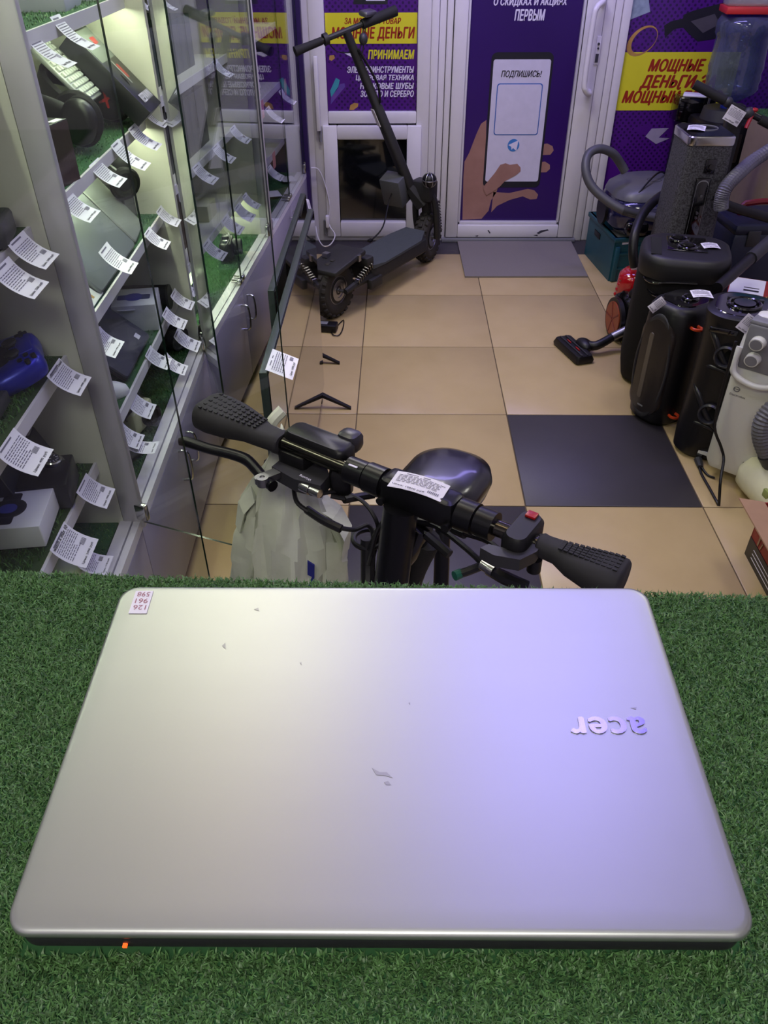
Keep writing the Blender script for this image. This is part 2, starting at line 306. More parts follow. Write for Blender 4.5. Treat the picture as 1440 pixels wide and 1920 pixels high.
M_post = dotted('poster_purple', '#4c1577', '#2c0c4c', 45); M_post2 = mat('poster_violet', '#37126b', 0.3, hex2='#22084a', scale=1.2)
M_yel = mat('print_yellow', '#d8d22a', 0.4, var=0.03); M_redink = mat('print_red', '#98230f', 0.45, var=0.05); M_white_ink = mat('print_white', '#dcd6ea', 0.5, var=0.02); M_blk_ink = mat('print_black', '#141320', 0.5); M_skin = mat('print_skin', '#a97f72', 0.5, hex2='#8d6459', scale=14); M_gold = mat('print_gold', '#cfa35c', 0.4, hex2='#8a6230', scale=18); M_blue_ink = mat('print_blue', '#2e5fae', 0.45)
def ppoly(name, pts, y, m, parent, th=0.0008):
    P = [at(px, py, Y=y) for px, py in pts]
    return MB().prism([(p.x, p.z) for p in P], 0, th, M=Matrix(((1, 0, 0, 0), (0, 0, -1, y), (0, 1, 0, 0), (0, 0, 0, 1)))).obj(name, m, parent, 0)
def pquad(name, x0, x1, z0, z1, y, m, parent, th=0.001): return MB().box(((x0+x1)/2, y-th/2, (z0+z1)/2), (x1-x0, th, z1-z0)).obj(name, m, parent, 0)
def ptext(s, x0, y0, x1, y1, y, m, parent, **k):
    a = at(x0, y1, Y=y); b = at(x1, y1, Y=y); c = at((x0+x1)/2, y0, Y=y)
    return text('lettering', s, m, parent, Matrix(((1, 0, 0, a.x), (0, 0, -1, y), (0, 1, 0, (a.z+b.z)/2), (0, 0, 0, 1))), b.x-a.x, c.z-(a.z+b.z)/2, **k)
Yp = 4.7615; e = 0.0011
p1 = thing('poster', 'purple poster with yellow band and white lettering in the left shop window', 'poster')
pquad('sheet', -0.392, 0.095, 0.708, 2.2, Yp, M_post, p1)
a = at(612, 82, Y=Yp); b = at(612, 24, Y=Yp); pquad('yellow_band', -0.388, 0.091, a.z, b.z, Yp-e, M_yel, p1)
K = dict(bold=0.05, shear=0.18)
ptext('ЗА МОЩНЫЙ ТОВАР', 646, 30, 752, 47.5, Yp-2.4*e, M_redink, p1, **K); ptext('МОЩНЫЕ ДЕНЬГИ', 622, 50, 778, 77, Yp-2.4*e, M_redink, p1, **K)
ptext('ПРИНИМАЕМ', 690, 93, 777, 111, Yp-2*e, M_yel, p1, **K)
for s_, xa, ya, yb in (('ЭЛЕКТРОИНСТРУМЕНТЫ', 651, 124, 137), ('ЦИФРОВАЯ ТЕХНИКА', 667, 139.5, 152.5), ('НОРКОВЫЕ ШУБЫ', 675, 155, 167), ('ЗОЛОТО И СЕРЕБРО', 676, 169.5, 182)): ptext(s_, xa, ya, 776, yb, Yp-2*e, M_white_ink, p1, **K)
ppoly('dark_panel', [(663, -6), (727, -6), (727, 8), (663, 8)], Yp-e, M_blk_ink, p1); ppoly('white_bar', [(686, -4), (722, -4), (722, 1.5), (686, 1.5)], Yp-2.4*e, M_white_ink, p1)
ppoly('phone_print', [(619, 170), (630, 146), (637, 150), (634, 165), (621, 182)], Yp-e, mat('print_teal', '#3b93a5', .4), p1); ppoly('phone_print', [(621, 183), (637, 158), (646, 156), (647, 163), (620, 196)], Yp-e, mat('print_lilac', '#7a3f8e', .4, hex2='#3542a0', scale=25), p1)
ppoly('jewel_print', [(655, 206), (657, 197), (664, 193), (672, 194), (671, 200), (663, 206)], Yp-e, M_gold, p1); ppoly('jewel_print', [(617, 112), (618, 104), (626, 103), (628, 109), (622, 114)], Yp-e, M_gold, p1)
ppoly('laptop_print', [(646, 100), (656, 97), (650, 84), (662, 98), (679, 99), (674, 94), (680, 101), (661, 108)], Yp-e, M_white_ink, p1)
p2 = thing('door_poster', 'dark purple door print of a hand holding a phone', 'poster')
pquad('sheet', 0.366, 0.938, 0.114, 1.95, Yp, M_post2, p2)
ptext('О СКИДКАХ И АКЦИЯХ', 925, -5, 1063, 13, Yp-2*e, M_white_ink, p2, bold=.05, shear=.15); ptext('ПЕРВЫМ', 964, 17, 1021, 39, Yp-2*e, M_white_ink, p2, bold=.05, shear=.15)
ppoly('hand_print', [(867, 412), (869, 330), (871, 303), (880, 286), (893, 252), (902, 232), (912, 225), (910, 330), (936, 345), (930, 362), (921, 375), (916, 395), (903, 410)], Yp-e, M_skin, p2)
ppoly('finger_print', [(1010, 272), (1026, 269), (1036, 274), (1038, 282), (1032, 290), (1012, 291)], Yp-e, M_skin, p2); ppoly('finger_print', [(1006, 305), (1022, 303), (1031, 309), (1031, 317), (1024, 323), (1006, 323)], Yp-e, M_skin, p2)
ppoly('finger_print', [(925, 360), (955, 362), (990, 354), (1002, 357), (1009, 365), (1006, 373), (994, 374), (980, 368), (955, 375), (932, 386), (921, 398)], Yp-e, M_skin, p2)
def prr(name, tl, br, r, y, m, q=0.0):
    a = at(*tl, Y=y); b = at(*br, Y=y); return a, b
def pround(name, x0, x1, z0, z1, r, y, m, parent): return MB(Matrix(((1, 0, 0, (x0+x1)/2), (0, 0, -1, y), (0, 1, 0, (z0+z1)/2), (0, 0, 0, 1)))).prism(rr(x1-x0, z1-z0, r, 6), 0, 0.0008).obj(name, m, parent, 0)
A = at(921, 98, Y=Yp); B = at(1037, 98, Y=Yp); C = at(906, 351, Y=Yp); D = at(1013, 351, Y=Yp); px0, px1, pz0, pz1 = (A.x+C.x)/2, (B.x+D.x)/2, C.z, A.z
pround('phone_print', px0, px1, pz0, pz1, .03, Yp-2*e, M_blk_ink, p2); ph = pround('screen_print', px0+.012, px1-.012, at(955, 340, Y=Yp).z, at(975, 111, Y=Yp).z, .012, Yp-3*e, mat('print_screen', '#cfcbdd', .35), p2)
ptext('ПОДПИШИСЬ!', 939, 132, 1015, 147, Yp-4.5*e, M_blk_ink, p2, bold=.03, shear=.25)
q0, q1, q2, q3 = px0+.04, px1-.042, at(970, 253, Y=Yp).z, at(975, 156, Y=Yp).z
pround('blue_frame_print', q0, q1, q2, q3, .015, Yp-4*e, M_blue_ink, p2); pround('blank_print', q0+.005, q1-.005, q2+.005, q3-.005, .012, Yp-5*e, mat('print_screen', '#cfcbdd', .35), p2)
c = at(962.5, 272, Y=Yp); MB(Matrix(((1, 0, 0, c.x), (0, 0, -1, Yp-4*e), (0, 1, 0, c.z), (0, 0, 0, 1)))).lathe([(.033, 0), (.033, .0008), (.0001, .0008)], 32).obj('round_logo', mat('print_logo_blue', '#3d7cc0', .4), p2, 0)
ppoly('plane_logo', [(953, 272), (972, 263), (968, 283), (962, 277.5), (959, 281), (958.5, 275)], Yp-5.2*e, M_white_ink, p2)
ppoly('thumb_print', [(905, 352), (914, 341), (928, 324), (938, 309), (948, 306), (956, 309), (970, 307), (976, 314), (976, 321), (968, 328), (957, 334), (946, 340), (938, 349), (926, 358), (912, 366)], Yp-5*e, M_skin, p2)
p3 = thing('poster', 'purple poster with big red lettering on yellow behind the water bottle', 'poster')
pquad('sheet', 1.185, 2.04, 0.05, 2.2, Yp, M_post, p3)
a = at(1156, 207, Y=Yp); b = at(1172, 98, Y=Yp); pquad('yellow_band', 1.187, 1.80, a.z, b.z, Yp-e, M_yel, p3)
for s_, xa, ya, xb, yb in (('МОЩНЫЕ', 1213, 110, 1319, 139), ('ДЕНЬГИ ЗА', 1197, 140, 1338, 170), ('МОЩНЫЙ ТОВАР', 1164, 163, 1350, 198)): ptext(s_, xa, ya, xb, yb, Yp-2.4*e, M_redink, p3, bold=.06, shear=.3)
def pellring(name, cx, cy, rx, ry, rot, wd, y, m, parent):
    c = at(cx, cy, Y=y); s = 0.00248; t = R(rot); P = lambda k, a: Vector((c.x+s*(k*rx*math.cos(a)*math.cos(t)-k*ry*math.sin(a)*math.sin(t)), y, c.z+s*(k*rx*math.cos(a)*math.sin(t)+k*ry*math.sin(a)*math.cos(t))))
    mb = MB(); n = 40
    for i in range(n):
        a, b2 = 2*math.pi*i/n, 2*math.pi*(i+1)/n; f = lambda q: 1-wd*(1.0+0.8*math.sin(q-1))
        mb.quad(P(1, a), P(1, b2), P(f(b2), b2), P(f(a), a))
    return mb.obj(name, m, parent, 0)
pellring('ring_print', 1204, 77, 34, 24, 38, 0.17, Yp-2.2*e, M_gold, p3)
ppoly('banknote_print', [(1184, -10), (1215, -10), (1219, 22), (1181, 37)], Yp-e, mat('print_note', '#a9b8c8', .5, hex2='#6a7b90', scale=40), p3)
ppoly('drill_print', [(1245, 48), (1258, 40), (1280, 35), (1283, 27), (1300, 20), (1360, 4), (1360, 70), (1308, 78), (1288, 60), (1281, 52), (1265, 54), (1252, 66), (1247, 72)], Yp-e, M_blk_ink, p3); ppoly('drill_print', [(1295, 40), (1340, 26), (1350, 45), (1318, 62)], Yp-2.2*e, mat('print_grey', '#4a464e', .5), p3)
ppoly('laptop_print', [(1210, 256), (1222, 241), (1254, 240), (1235, 258), (1256, 259), (1230, 270)], Yp-e, mat('print_silver', '#9d93ab', .5), p3)
# ---------------------------------------------------------------- counter, turf, laptop
M_turf = mat('turf_green', '#598049', 0.5, hex2='#3a5e35', scale=60, island=0.5); M_turfbase = mat('turf_backing', '#24512a', 0.9, var=0.2)
CT = 1.1785
def far_y(x): return 0.472-0.036*x
ct = thing('counter', 'tall shop counter covered in short green artificial turf', 'counter')
MB().prism([(-0.95, -0.15), (0.95, -0.15), (0.95, far_y(.95)-.012), (-0.95, far_y(-.95)-.012)], CT-0.04, CT-0.004).obj('counter_top', M_white, ct)
MB().box((0, 0.40, 0.57), (1.86, 0.03, 1.14)).box((0, -0.1, .57), (1.86, .03, 1.14)).obj('front_panel', mat('grey_laminate', '#9f9aa6', 0.45), ct)
MB().prism([(-0.95, -0.15), (0.95, -0.15), (0.95, far_y(.95)-.004), (-0.95, far_y(-.95)-.004)], CT-0.004, CT).obj('turf_backing', M_turfbase, ct)
# laptop frame from its four lid corners
zn, zf = 1.2045, 1.2195
cn = [at(6, 1753, Z=zn), at(1427, 1758, Z=zn), at(1212, 1101, Z=zf), at(224, 1097, Z=zf)]
ctr = sum(cn, Vector())/4; ux = ((cn[1]-cn[0])+(cn[2]-cn[3])).normalized(); uy = ((cn[3]-cn[0])+(cn[2]-cn[1])).normalized()
LW = ((cn[1]-cn[0]).length+(cn[2]-cn[3]).length)/2; LD = ((cn[3]-cn[0]).length+(cn[2]-cn[1]).length)/2
LM = frame(ctr, ux, uy); LMi = LM.inverted()
g = np.random.default_rng(3); n = 330000
P = np.stack([g.uniform(-0.42, 0.42, n), g.uniform(0.09, 0.50, n), np.full(n, CT-0.001)], 1)
P = P[P[:, 1] < 0.472-0.036*P[:, 0]]
lx = (P[:, 0]-ctr.x)*ux.x+(P[:, 1]-ctr.y)*ux.y; ly = (P[:, 0]-ctr.x)*uy.x+(P[:, 1]-ctr.y)*uy.y
P = P[~((np.abs(lx) < LW/2-0.018) & (np.abs(ly) < LD/2-0.018))]
under = (np.abs(lx) < LW/2+0.002) & (np.abs(ly) < LD/2+0.002)
lx = (P[:, 0]-ctr.x)*ux.x+(P[:, 1]-ctr.y)*ux.y; ly = (P[:, 0]-ctr.x)*uy.x+(P[:, 1]-ctr.y)*uy.y
P = P[~((np.abs(lx) < LW/2-0.002) & (np.abs(ly) < LD/2-0.002))]
blades('turf', P, 0.0056, 0.0011, 1.0, M_turf, ct, 5, curl=0.8)
M_lid = mat('laptop_silver', '#babdbd', 0.42, 0.9, var=0.015, scale=4, bump=0.01, bscale=900, stretch=(1, 14, 1)); M_lbase = mat('laptop_base', '#26262b', 0.4, 0.2, var=0.1)
lp = thing('laptop', 'closed silver laptop lying on the green turf counter', 'laptop', T(ctr.x, ctr.y, 0)); LP = lp.matrix_world.inverted() @ LM
lo_ = MB(LP).rloft([(0, 0, LW-.0012, LD-.0012, .0135, -.0052), (0, 0, LW, LD, .0135, -.0045), (0, 0, LW-.0004, LD-.0004, .0135, -.0028), (0, 0, LW-.0018, LD-.0018, .013, -.0009), (0, 0, LW-.005, LD-.005, .0125, -.0002), (0, 0, LW-.009, LD-.009, .012, -.00003), (0, 0, LW-.03, LD-.03, .010, 0)], k=8).obj('lid', M_lid, lp, 60)
MB(LP).rloft([(0, 0, LW-.006, LD-.006, .012, -.0090), (0, 0, LW-.002, LD-.002, .013, -.0084), (0, 0, LW-.0012, LD-.0012, .0135, -.0053)], k=8).obj('lid_bezel', M_lbase, lo_, 50)
mb = MB(LP); b0 = [(x, y) for x, y in rr(LW-.003, LD-.003, .013, 8)]
nz = lambda y: -(0.0215 + (0.033-0.0215)*(y/LD+.5))
mb.loft([[(x*.985, y*.985, nz(y)) for x, y in b0], [(x, y, nz(y)*.8-.0031) for x, y in b0], [(x, y, -.0106) for x, y in b0], [(x*.995, y*.995, -.0098) for x, y in b0]]); bo = mb.obj('base', M_lbase, lp, 50)
MB(LP).box((0, LD/2-.006, -.0115), (LW*.75, .012, .008), bev=.003).obj('hinge', M_lbase, lp)
c = LMi @ at(232, 1774, Z=1.19); MB(LP).box((c.x, -LD/2+.001, -.0165), (.0022, .003, .0016)).obj('indicator_light', mat('orange_led', '#ff5a20', .4, emit=('#ff5a20', 1.5)), bo)
c0 = LMi @ at(1206, 1346, Z=1.212); c1 = LMi @ at(1071, 1376, Z=1.212)
tagM = LP @ T(c0.x, c0.y, 0.0004) @ RZ(180)
tw, thh = abs(c0.x-c1.x), abs(c0.y-c1.y)
M_logo = mat('logo_chrome', '#aaa7c4', 0.2, 1.0, var=.1)
text('logo', 'acer', M_logo, lp, tagM, tw, thh, bold=0.03, spacing=1.05, thick=0.0004)
S0 = [LMi @ at(x, y, Z=1.219) for x, y in ((255, 1109), (288, 1109), (274, 1149), (241, 1149))]
cx, cy = sum(p.x for p in S0)/4, sum(p.y for p in S0)/4; sw, sh = abs(S0[0].x-S0[1].x), abs(S0[0].y-S0[2].y)
st = MB(LP @ T(cx, cy, .0003)).box((0, 0, .0001), (sw, sh, .0002)).obj('sticker', M_paper, lp, 0)
for i, s_ in enumerate(('598', '961', '126')): text('handwriting', s_, mat('pink_ink', '#a06a78', .8), st, LP @ T(cx+sw*.36, cy+sh*(.44-.29*i), .0007) @ RZ(180), sw*.7, sh*.2, bold=0)
for pts in ([(697, 1437), (712, 1445), (725, 1445), (736, 1455), (722, 1451), (706, 1450)], [(720, 1463), (728, 1461), (733, 1468), (724, 1468)], [(418, 1218), (424, 1212), (425, 1224)], [(478, 1153), (486, 1150), (488, 1156)], [(563, 1248), (566, 1247), (566, 1252)], [(1182, 1329), (1193, 1328), (1192, 1332)], [(766, 1320), (769, 1319), (769, 1323)]):
    q = [LMi @ at(x, y, Z=1.212+.0001) for x, y in pts]; MB(LP @ T(0, 0, .0002)).prism([(p.x, p.y) for p in q], 0, .0001).obj('scuff_mark', mat('scuff', '#a3a3a8', .45, .8), lp, 0)
# ---------------------------------------------------------------- glass display cabinets along the left wall
M_lam = mat('lavender_laminate', '#938d9e', 0.38, var=0.03); M_alu = mat('pale_aluminium', '#c9c4cc', 0.4, 0.3, var=0.05)
M_led = mat('led_strip_light', '#ffffff', .5, emit=('#f6ffe0', 42.0)); M_turf2 = mat('turf_cabinet', '#4f7d33', 0.6, hex2='#33581f', scale=40, island=0.5)
SZ = [0.63, 0.895, 1.155, 1.437, 1.75]; DEP = 0.42; SH = 0.07
UA = Vector((-0.029, 0.99958, 0)); UB = Vector((0.0634, 0.99799, 0))
def lineA(y): return Vector((-0.607-0.029*(y-1.272), y, 0))
def lineB(y): return Vector((-0.640+0.0635*(y-2.36), y, 0))
def fr(o, u): return frame(o, u, Vector((-u.y, u.x, 0)))
def glass_leaf(parent, M, w, z0, z1, knob=True, side=1):
    """glass door: local x runs from hinge to free edge"""
    me = MB().box((w/2, 0, (z0+z1)/2), (w, 0.005, z1-z0)).mesh('glass_door', [M_glass, M_glassedge], 0)
    for p in me.polygons: p.material_index = 0 if abs(p.normal.y) > 0.5 else 1
    o = link('glass_door', me, parent, M)
    for z in (z0+.03, z1-.05): MB().box((0.012, 0, z), (.03, .016, .045), bev=.003).cyl((0, 0, z-.028), (0, 0, z+.028), .006).obj('hinge', M_chrome, o)
    if knob: MB().box((w-.018, 0, z0+.016), (.026, .018, .018), bev=.004).cyl((w-.018, .009*side, z0+.016), (w-.018, .032*side, z0+.016), .007).obj('lock', M_chrome, o)
    return o
def bow_handle(parent, x, z): return MB().tube([(x, 0, z+.05), (x, -.022, z+.047), (x, -.028, z+.02), (x, -.028, z-.02), (x, -.022, z-.047), (x, 0, z-.05)], .0042, 8, 3).obj('handle', M_chrome, parent)
def cabinet(label, o, u, w, shelves, leaves, end=False, pl=True, sh=.07, turf_n=0, shelf_turf=None, leds=(2, 3)):
    c = thing('display_cabinet', label, 'cabinet', fr(o, u), 'glass display cabinets'); d = DEP
    MB().box((w/2, .05+d/2, .035), (w, d-.06, .07)).obj('plinth', M_black, c)
    MB().box((w/2, .02+d/2, .25), (w-.002, d-.02, .37)).obj('lower_body', M_lam, c)
    for i in (0, 1):
        dr = MB().box(((i+.5)*w/2, .009, .2475), (w/2-.004, .018, .365), bev=.0015).obj('lower_door', M_lam, c); bow_handle(dr, w/2+(-.05 if i == 0 else .05), .34)
    MB().box((w/4, .008, .4465), (w/2-.001, .016, .027)).box((w*.75, .008, .4465), (w/2-.001, .016, .027)).obj('outer_rail', M_white, c)
    MB().box((w/2, .034, .449), (w, .028, .024)).obj('inner_rail', M_white, c)
    MB().box((w/2, .05+(d-.05)/2, .448), (w-.002, d-.055, .02)).obj('deck', M_turfbase, c)
    MB().box((w/2, d+.004, 1.28), (w, .008, 1.66)).obj('back_panel', M_cream, c)
    if pl:
        p = (MB().box((.009, .02+d/2, 1.25), (.018, d-.04, 1.62)) if pl is True else MB().box((.009, .008+d/2, 1.25), (.018, d-.018, 1.62))).obj('side_panel', M_cream, c); (MB().box((.009, .015, 1.25), (.019, .05, 1.62), bev=.004).box((.009, -.003, 1.25), (.012, .012, 1.62), bev=.002) if pl is True else MB().box((.009, -.003, 1.25), (.012, .006, 1.62))).obj('edge_trim', M_alu if pl is True else M_cream, p)
    if end: MB().box((w-.006, .02+d/2, 1.05), (.012, d+.03, 2.0)).box((w+.014, .005, 1.05), (.03, .05, 2.0)).obj('end_panel', M_purple, c)
    for k, z in enumerate(shelves):
        so = MB().box((w/2+.009, sh+(d-sh)/2, z-.009), (w-.02, d-sh, .018)).obj('shelf', M_cream, c); MB().box((w/2+.009, sh-.003, z-.012), (w-.02, .006, .028)).obj('front_lip', M_white, so)
        if k in leds: MB().box((w/2+.009, sh+.018, z-.022), (w-.06, .012, .004)).obj('led_strip', M_led, so)
        if shelf_turf is not None:
            MB().box((w/2+.009, sh+(d-sh)/2, z+.0006), (w-.024, d-sh-.004, .0012)).obj('turf_mat', mat('olive_backing', '#2c4418', .9, var=.2) if shelf_turf else M_turfbase, so)
            g = np.random.default_rng(40+k); n = 9000 if shelf_turf else 4500; blades('shelf_turf', np.stack([g.uniform(.02, w-.01, n), g.uniform(sh+.01, d-.01, n), np.full(n, z+.001)], 1), .014 if shelf_turf else .006, .0020, .9, M_turf2 if shelf_turf else M_turf, so, 60+k, .4)
    if turf_n:
        g = np.random.default_rng(int(w*1000)); blades('turf', np.stack([g.uniform(.02, w-.01, turf_n), g.uniform(.05, d-.01, turf_n), np.full(turf_n, .458)], 1), .008, .0016, .9, M_turf2 if shelf_turf else M_turf, c, 9, .4)
    for a in leaves: glass_leaf(c, *a)
    MB().box((w/2, d/2, 2.08), (w, d, .04)).obj('top_board', M_white, c)
    return c
y1, y2, y3, y4 = 1.445, 2.36, 3.48, 4.49
o1 = lineA(.545); w1_ = (lineA(y1)-o1).length
LZ = (.458, 2.04)
def leaf(x, deg): return T(x, .002, 0) @ RZ(deg)
cabinet('glass display cabinet nearest the counter with olive turf shelves', o1, UA, w1_, SZ, [(leaf(.03, -46), .43, *LZ, False)], turf_n=5000, shelf_turf=True, leds=(4,))
o2 = lineA(y1); w2_ = (lineA(y2)-o2).length
cabinet('open glass display cabinet holding headphones, laptops and cameras', o2, UA, w2_, SZ, [(leaf(.006, -112), .43, *LZ, True), (leaf(w2_-.002, 180+18), .43, *LZ, True, -1)], turf_n=16000, shelf_turf=False, leds=(2, 3, 4))
o3 = lineB(y2); w3_ = (lineB(y3)-o3).length
cabinet('closed glass display cabinet behind the leaning televisions', o3, UB, w3_, SZ, [(leaf(.02, 0), w3_/2-.023, *LZ, True), (leaf(w3_-.02, 180), w3_/2-.023, *LZ, True, -1)], pl=2, sh=.11, turf_n=9000, leds=(0,))
o4 = lineB(y3); w4_ = (lineB(y4)-o4).length
cabinet('narrow glass display cabinet by the shop window with pink tags', o4, UB, w4_, SZ, [(leaf(.02, 0), w4_/2-.023, *LZ, True), (leaf(w4_-.02, 180), w4_/2-.023, *LZ, True, -1)], end=True, sh=.11, turf_n=3000, leds=())
# ---------------------------------------------------------------- price tags
def tag_surf(h, bend):
    def f(v): return Vector((0, -.0015-bend*v*v*h, -h*v*(1-.25*bend*v)))
    return f
TAGM = {}
def tag_meshes(w, h, bend, price):
    key = (w, h, bend, price)
    if key in TAGM: return TAGM[key]
    f = tag_surf(h, bend); n = 7; mb = MB()
    mb.loft([[Vector((0, 0, 0))+f(i/n), Vector((w, 0, 0))+f(i/n), Vector((w, -.0004, 0))+f(i/n), Vector((0, -.0004, 0))+f(i/n)] for i in range(n+1)])
    sheet = mb.mesh('sheet', M_paper, 60); mb = MB(); off = Vector((0, -.0009, .0002)); rnd = random.Random(int(w*1e4+h*1e5)+len(price))
    def line(x0, x1, v, t): mb.quad(Vector((x0, 0, 0))+f(v)+off, Vector((x1, 0, 0))+f(v)+off, Vector((x1, 0, 0))+f(v+t)+off, Vector((x0, 0, 0))+f(v+t)+off)
    line(w*.12, w*.7, .05, .04)
    for i in range(9):
        v = .20+i*.055; x = w*.08
        while x < w*(.92 if i < 6 else .60):
            l = w*rnd.uniform(.05, .14); line(x, min(x+l, w*.93), v, .022); x += l+w*.025
    for i in range(7): line(w*(.68+.034*i), w*(.68+.034*i+.018), .62, .12)
    lines = mb.mesh('small_print', mat('print_ink_grey', '#6e6a7c', .8), 0)
    TAGM[key] = (sheet, lines, f); return TAGM[key]
def price_tag(label, p, u, w=.058, h=.085, bend=.45, price='Цена: 990 руб', tilt=0, title=None):
    """hangs from point p (its upper left corner) of an edge running along u"""
    w, h = w*1.22, h*.92; sheet, lines, f = tag_meshes(w, h, bend, price); M = fr(p, u) @ RX(tilt-24)
    t = thing('price_tag', label, 'price tag', M, 'white printed price tags'); so = link('sheet', sheet, t); link('small_print', lines, so)
    a, b = f(.93), f(.83); d = (b-a).normalized()
    text('price_lettering', price, M_ink, so, frame(a+Vector((w*.1, -.0012, 0)), (1, 0, 0), d), w*.75, h*.075, bold=.02)
    if title:
        a = f(.16); text('title_lettering', title, M_ink, so, frame(a+Vector((w*.06, -.0014, .0)), (1, 0, 0), (f(.05)-a).normalized()), w*.88, h*.11, bold=.015)
    return t
def XA(k=0.0): return -0.678-k
TX = -0.672
# ---------------------------------------------------------------- shelf goods: builders
def onshelf(px, py, z, rz=0): p = at(px, py, Z=z); return T(p.x, p.y, z) @ RZ(rz)
CABS = {1: (o1, UA), 2: (o2, UA), 3: (o3, UB), 4: (o4, UB)}
def inC(k, s, d, z, rz=0): return fr(*CABS[k]) @ T(s, d, z) @ RZ(rz)
def carton(name, label, cat, M, w, d, h, m, prints=(), letters=(), group=None, m_side=None):
    """product box; prints are (mat, x0, x1, y0, y1) on the top face in fractions, letters the same with a string"""
    t = thing(name, label, cat, M, group); MB().box((0, 0, h/2), (w, d, h), bev=.0015, k=1).obj('carton', m, t)
    if m_side: MB().box((0, -d/2-.0002, h/2), (w*.98, .0008, h*.96)).obj('side_panel', m_side, t)
    for i, q in enumerate(prints):
        mm, x0, x1, y0, y1 = q[:5]; MB(T((x0+x1-1)/2*w, (y0+y1-1)/2*d, h+.0003*(1+i*.4))).prism(rr((x1-x0)*w, (y1-y0)*d, min(x1-x0, y1-y0)*min(w, d)*(q[5] if len(q) > 5 else .02), 5), 0, .0004).obj('top_print', mm, t, 0)
    for s_, mm, x0, x1, y0, y1, face in letters:
        if face == 'top': Mx = T((x0-.5)*w, (y0-.5)*d, h+.0022); text('lettering', s_, mm, t, Mx, (x1-x0)*w, (y1-y0)*d, bold=.015)
        elif face == 'topr': text('lettering', s_, mm, t, T((x0-.5)*w, (y1-.5)*d, h+.0022) @ RZ(-90), (y1-y0)*d, (x1-x0)*w, bold=.015)
        elif face == 'front': text('lettering', s_, mm, t, Matrix(((1, 0, 0, (x0-.5)*w), (0, 0, -1, -d/2-.0012), (0, 1, 0, y0*h), (0, 0, 0, 1))), (x1-x0)*w, (y1-y0)*h, bold=.015)
    return t
def headset(label, M, m_band, m_cup, m_acc, s=1.0, mark=None):
    t = thing('headset', label, 'headphones', M @ Matrix.Diagonal((s, s, s, 1)))
    pts = [(.085*math.cos(R(a)), 0, .03+.115*math.sin(R(a))) for a in range(-10, 191, 20)]
    MB().loft([[Vector(p)+Vector((0, y, 0))+Vector((p[0], 0, p[2]-.03)).normalized()*q for y, q in ((-.022, 0), (-.018, .008), (.018, .008), (.022, 0), (.016, -.006), (-.016, -.006))] for p in smooth_path(pts, 3)]).obj('headband', m_band, t, 60)
    for sx in (-1, 1):
        C = T(.085*sx, 0, .035) @ RY(-82*sx); cup = MB(C).rloft([(0, 0, .06, .075, .03, -.006), (0, 0, .074, .088, .036, -.002), (0, 0, .074, .088, .036, .010), (0, 0, .066, .08, .033, .018), (0, 0, .048, .06, .024, .021)]).obj('ear_cup', m_cup, t, 50)
        MB(C).torus((0, 0, -.012), .032, .012, Matrix.Diagonal((1, 1.15, 1, 1))).obj('ear_pad', M_blackm, t)
        MB().tube([(.086*sx, .012, .05), (.094*sx, .014, .09), (.08*sx, .01, .10)], .004, 6).obj('fork', m_acc, t)
        if mark: MB(C).prism([(-.012, -.014), (-.009, -.016), (0, -.004), (.010, -.016), (.014, -.013), (.004, 0), (.013, .015), (.009, .016), (0, .005), (-.010, .014), (-.013, .011), (-.004, 0)], .0212, .0222).obj('logo_mark', mark, cup, 0)
    return t
def gamepad(label, M, m_body, m2):
    t = thing('gamepad', label, 'gamepad', M); mb = MB()
    P = [(0, .03), (.04, .034), (.06, .022), (.072, -.01), (.077, -.045), (.068, -.06), (.056, -.052), (.044, -.024), (.02, -.016), (0, -.016)]
    poly = smooth_path([(x, y, 0) for x, y in P], 3); full = [(p.x, p.y) for p in poly]+[(-p.x, p.y) for p in reversed(poly[1:-1])]
    mb.loft([[(x*.9, y*.9, 0) for x, y in full], [(x, y, .012) for x, y in full], [(x, y, .024) for x, y in full], [(x*.93, y*.93, .034) for x, y in full], [(x*.8, y*.8, .038) for x, y in full]]); mb.obj('shell', m_body, t, 60)
    MB().box((0, .012, .037), (.05, .026, .006), bev=.002).obj('touchpad', m_body, t)
    MB().prism([(-.034, -.015), (.034, -.015), (.05, -.04), (.03, -.012), (-.03, -.012), (-.05, -.04)], .033, .036).obj('centre_trim', m2, t)
    for sx in (-1, 1): MB().lathe([(.010, 0), (.010, .008), (.013, .010), (.012, .013), (.004, .012)], 16, T(.022*sx, -.008, .033)).obj('thumb_stick', M_black, t)
    for a in range(4): MB().cyl((.048+.011*math.cos(R(90*a)), .012+.011*math.sin(R(90*a)), .034), (.048+.011*math.cos(R(90*a)), .012+.011*math.sin(R(90*a)), .041), .0045, n=12).obj('button', m2, t)
    MB().box((-.048, .012, .038), (.022, .007, .006), bev=.002).box((-.048, .012, .038), (.007, .022, .006), bev=.002).obj('direction_pad', m2, t)
    return t
M_boxwhite = mat('box_white', '#dcdce0', .45, var=.03); M_boxblk = mat('box_black', '#17171a', .35, var=.2); M_navy = mat('navy_print', '#14182c', .4, var=.3); M_slv = mat('silver_case', '#8f9290', .38, .6, var=.06); M_blueg = mat('gamepad_blue', '#101a9a', .3, .3, var=.2); M_watch = mat('watch_print', '#20242c', .4, hex2='#3b4a8a', scale=60)
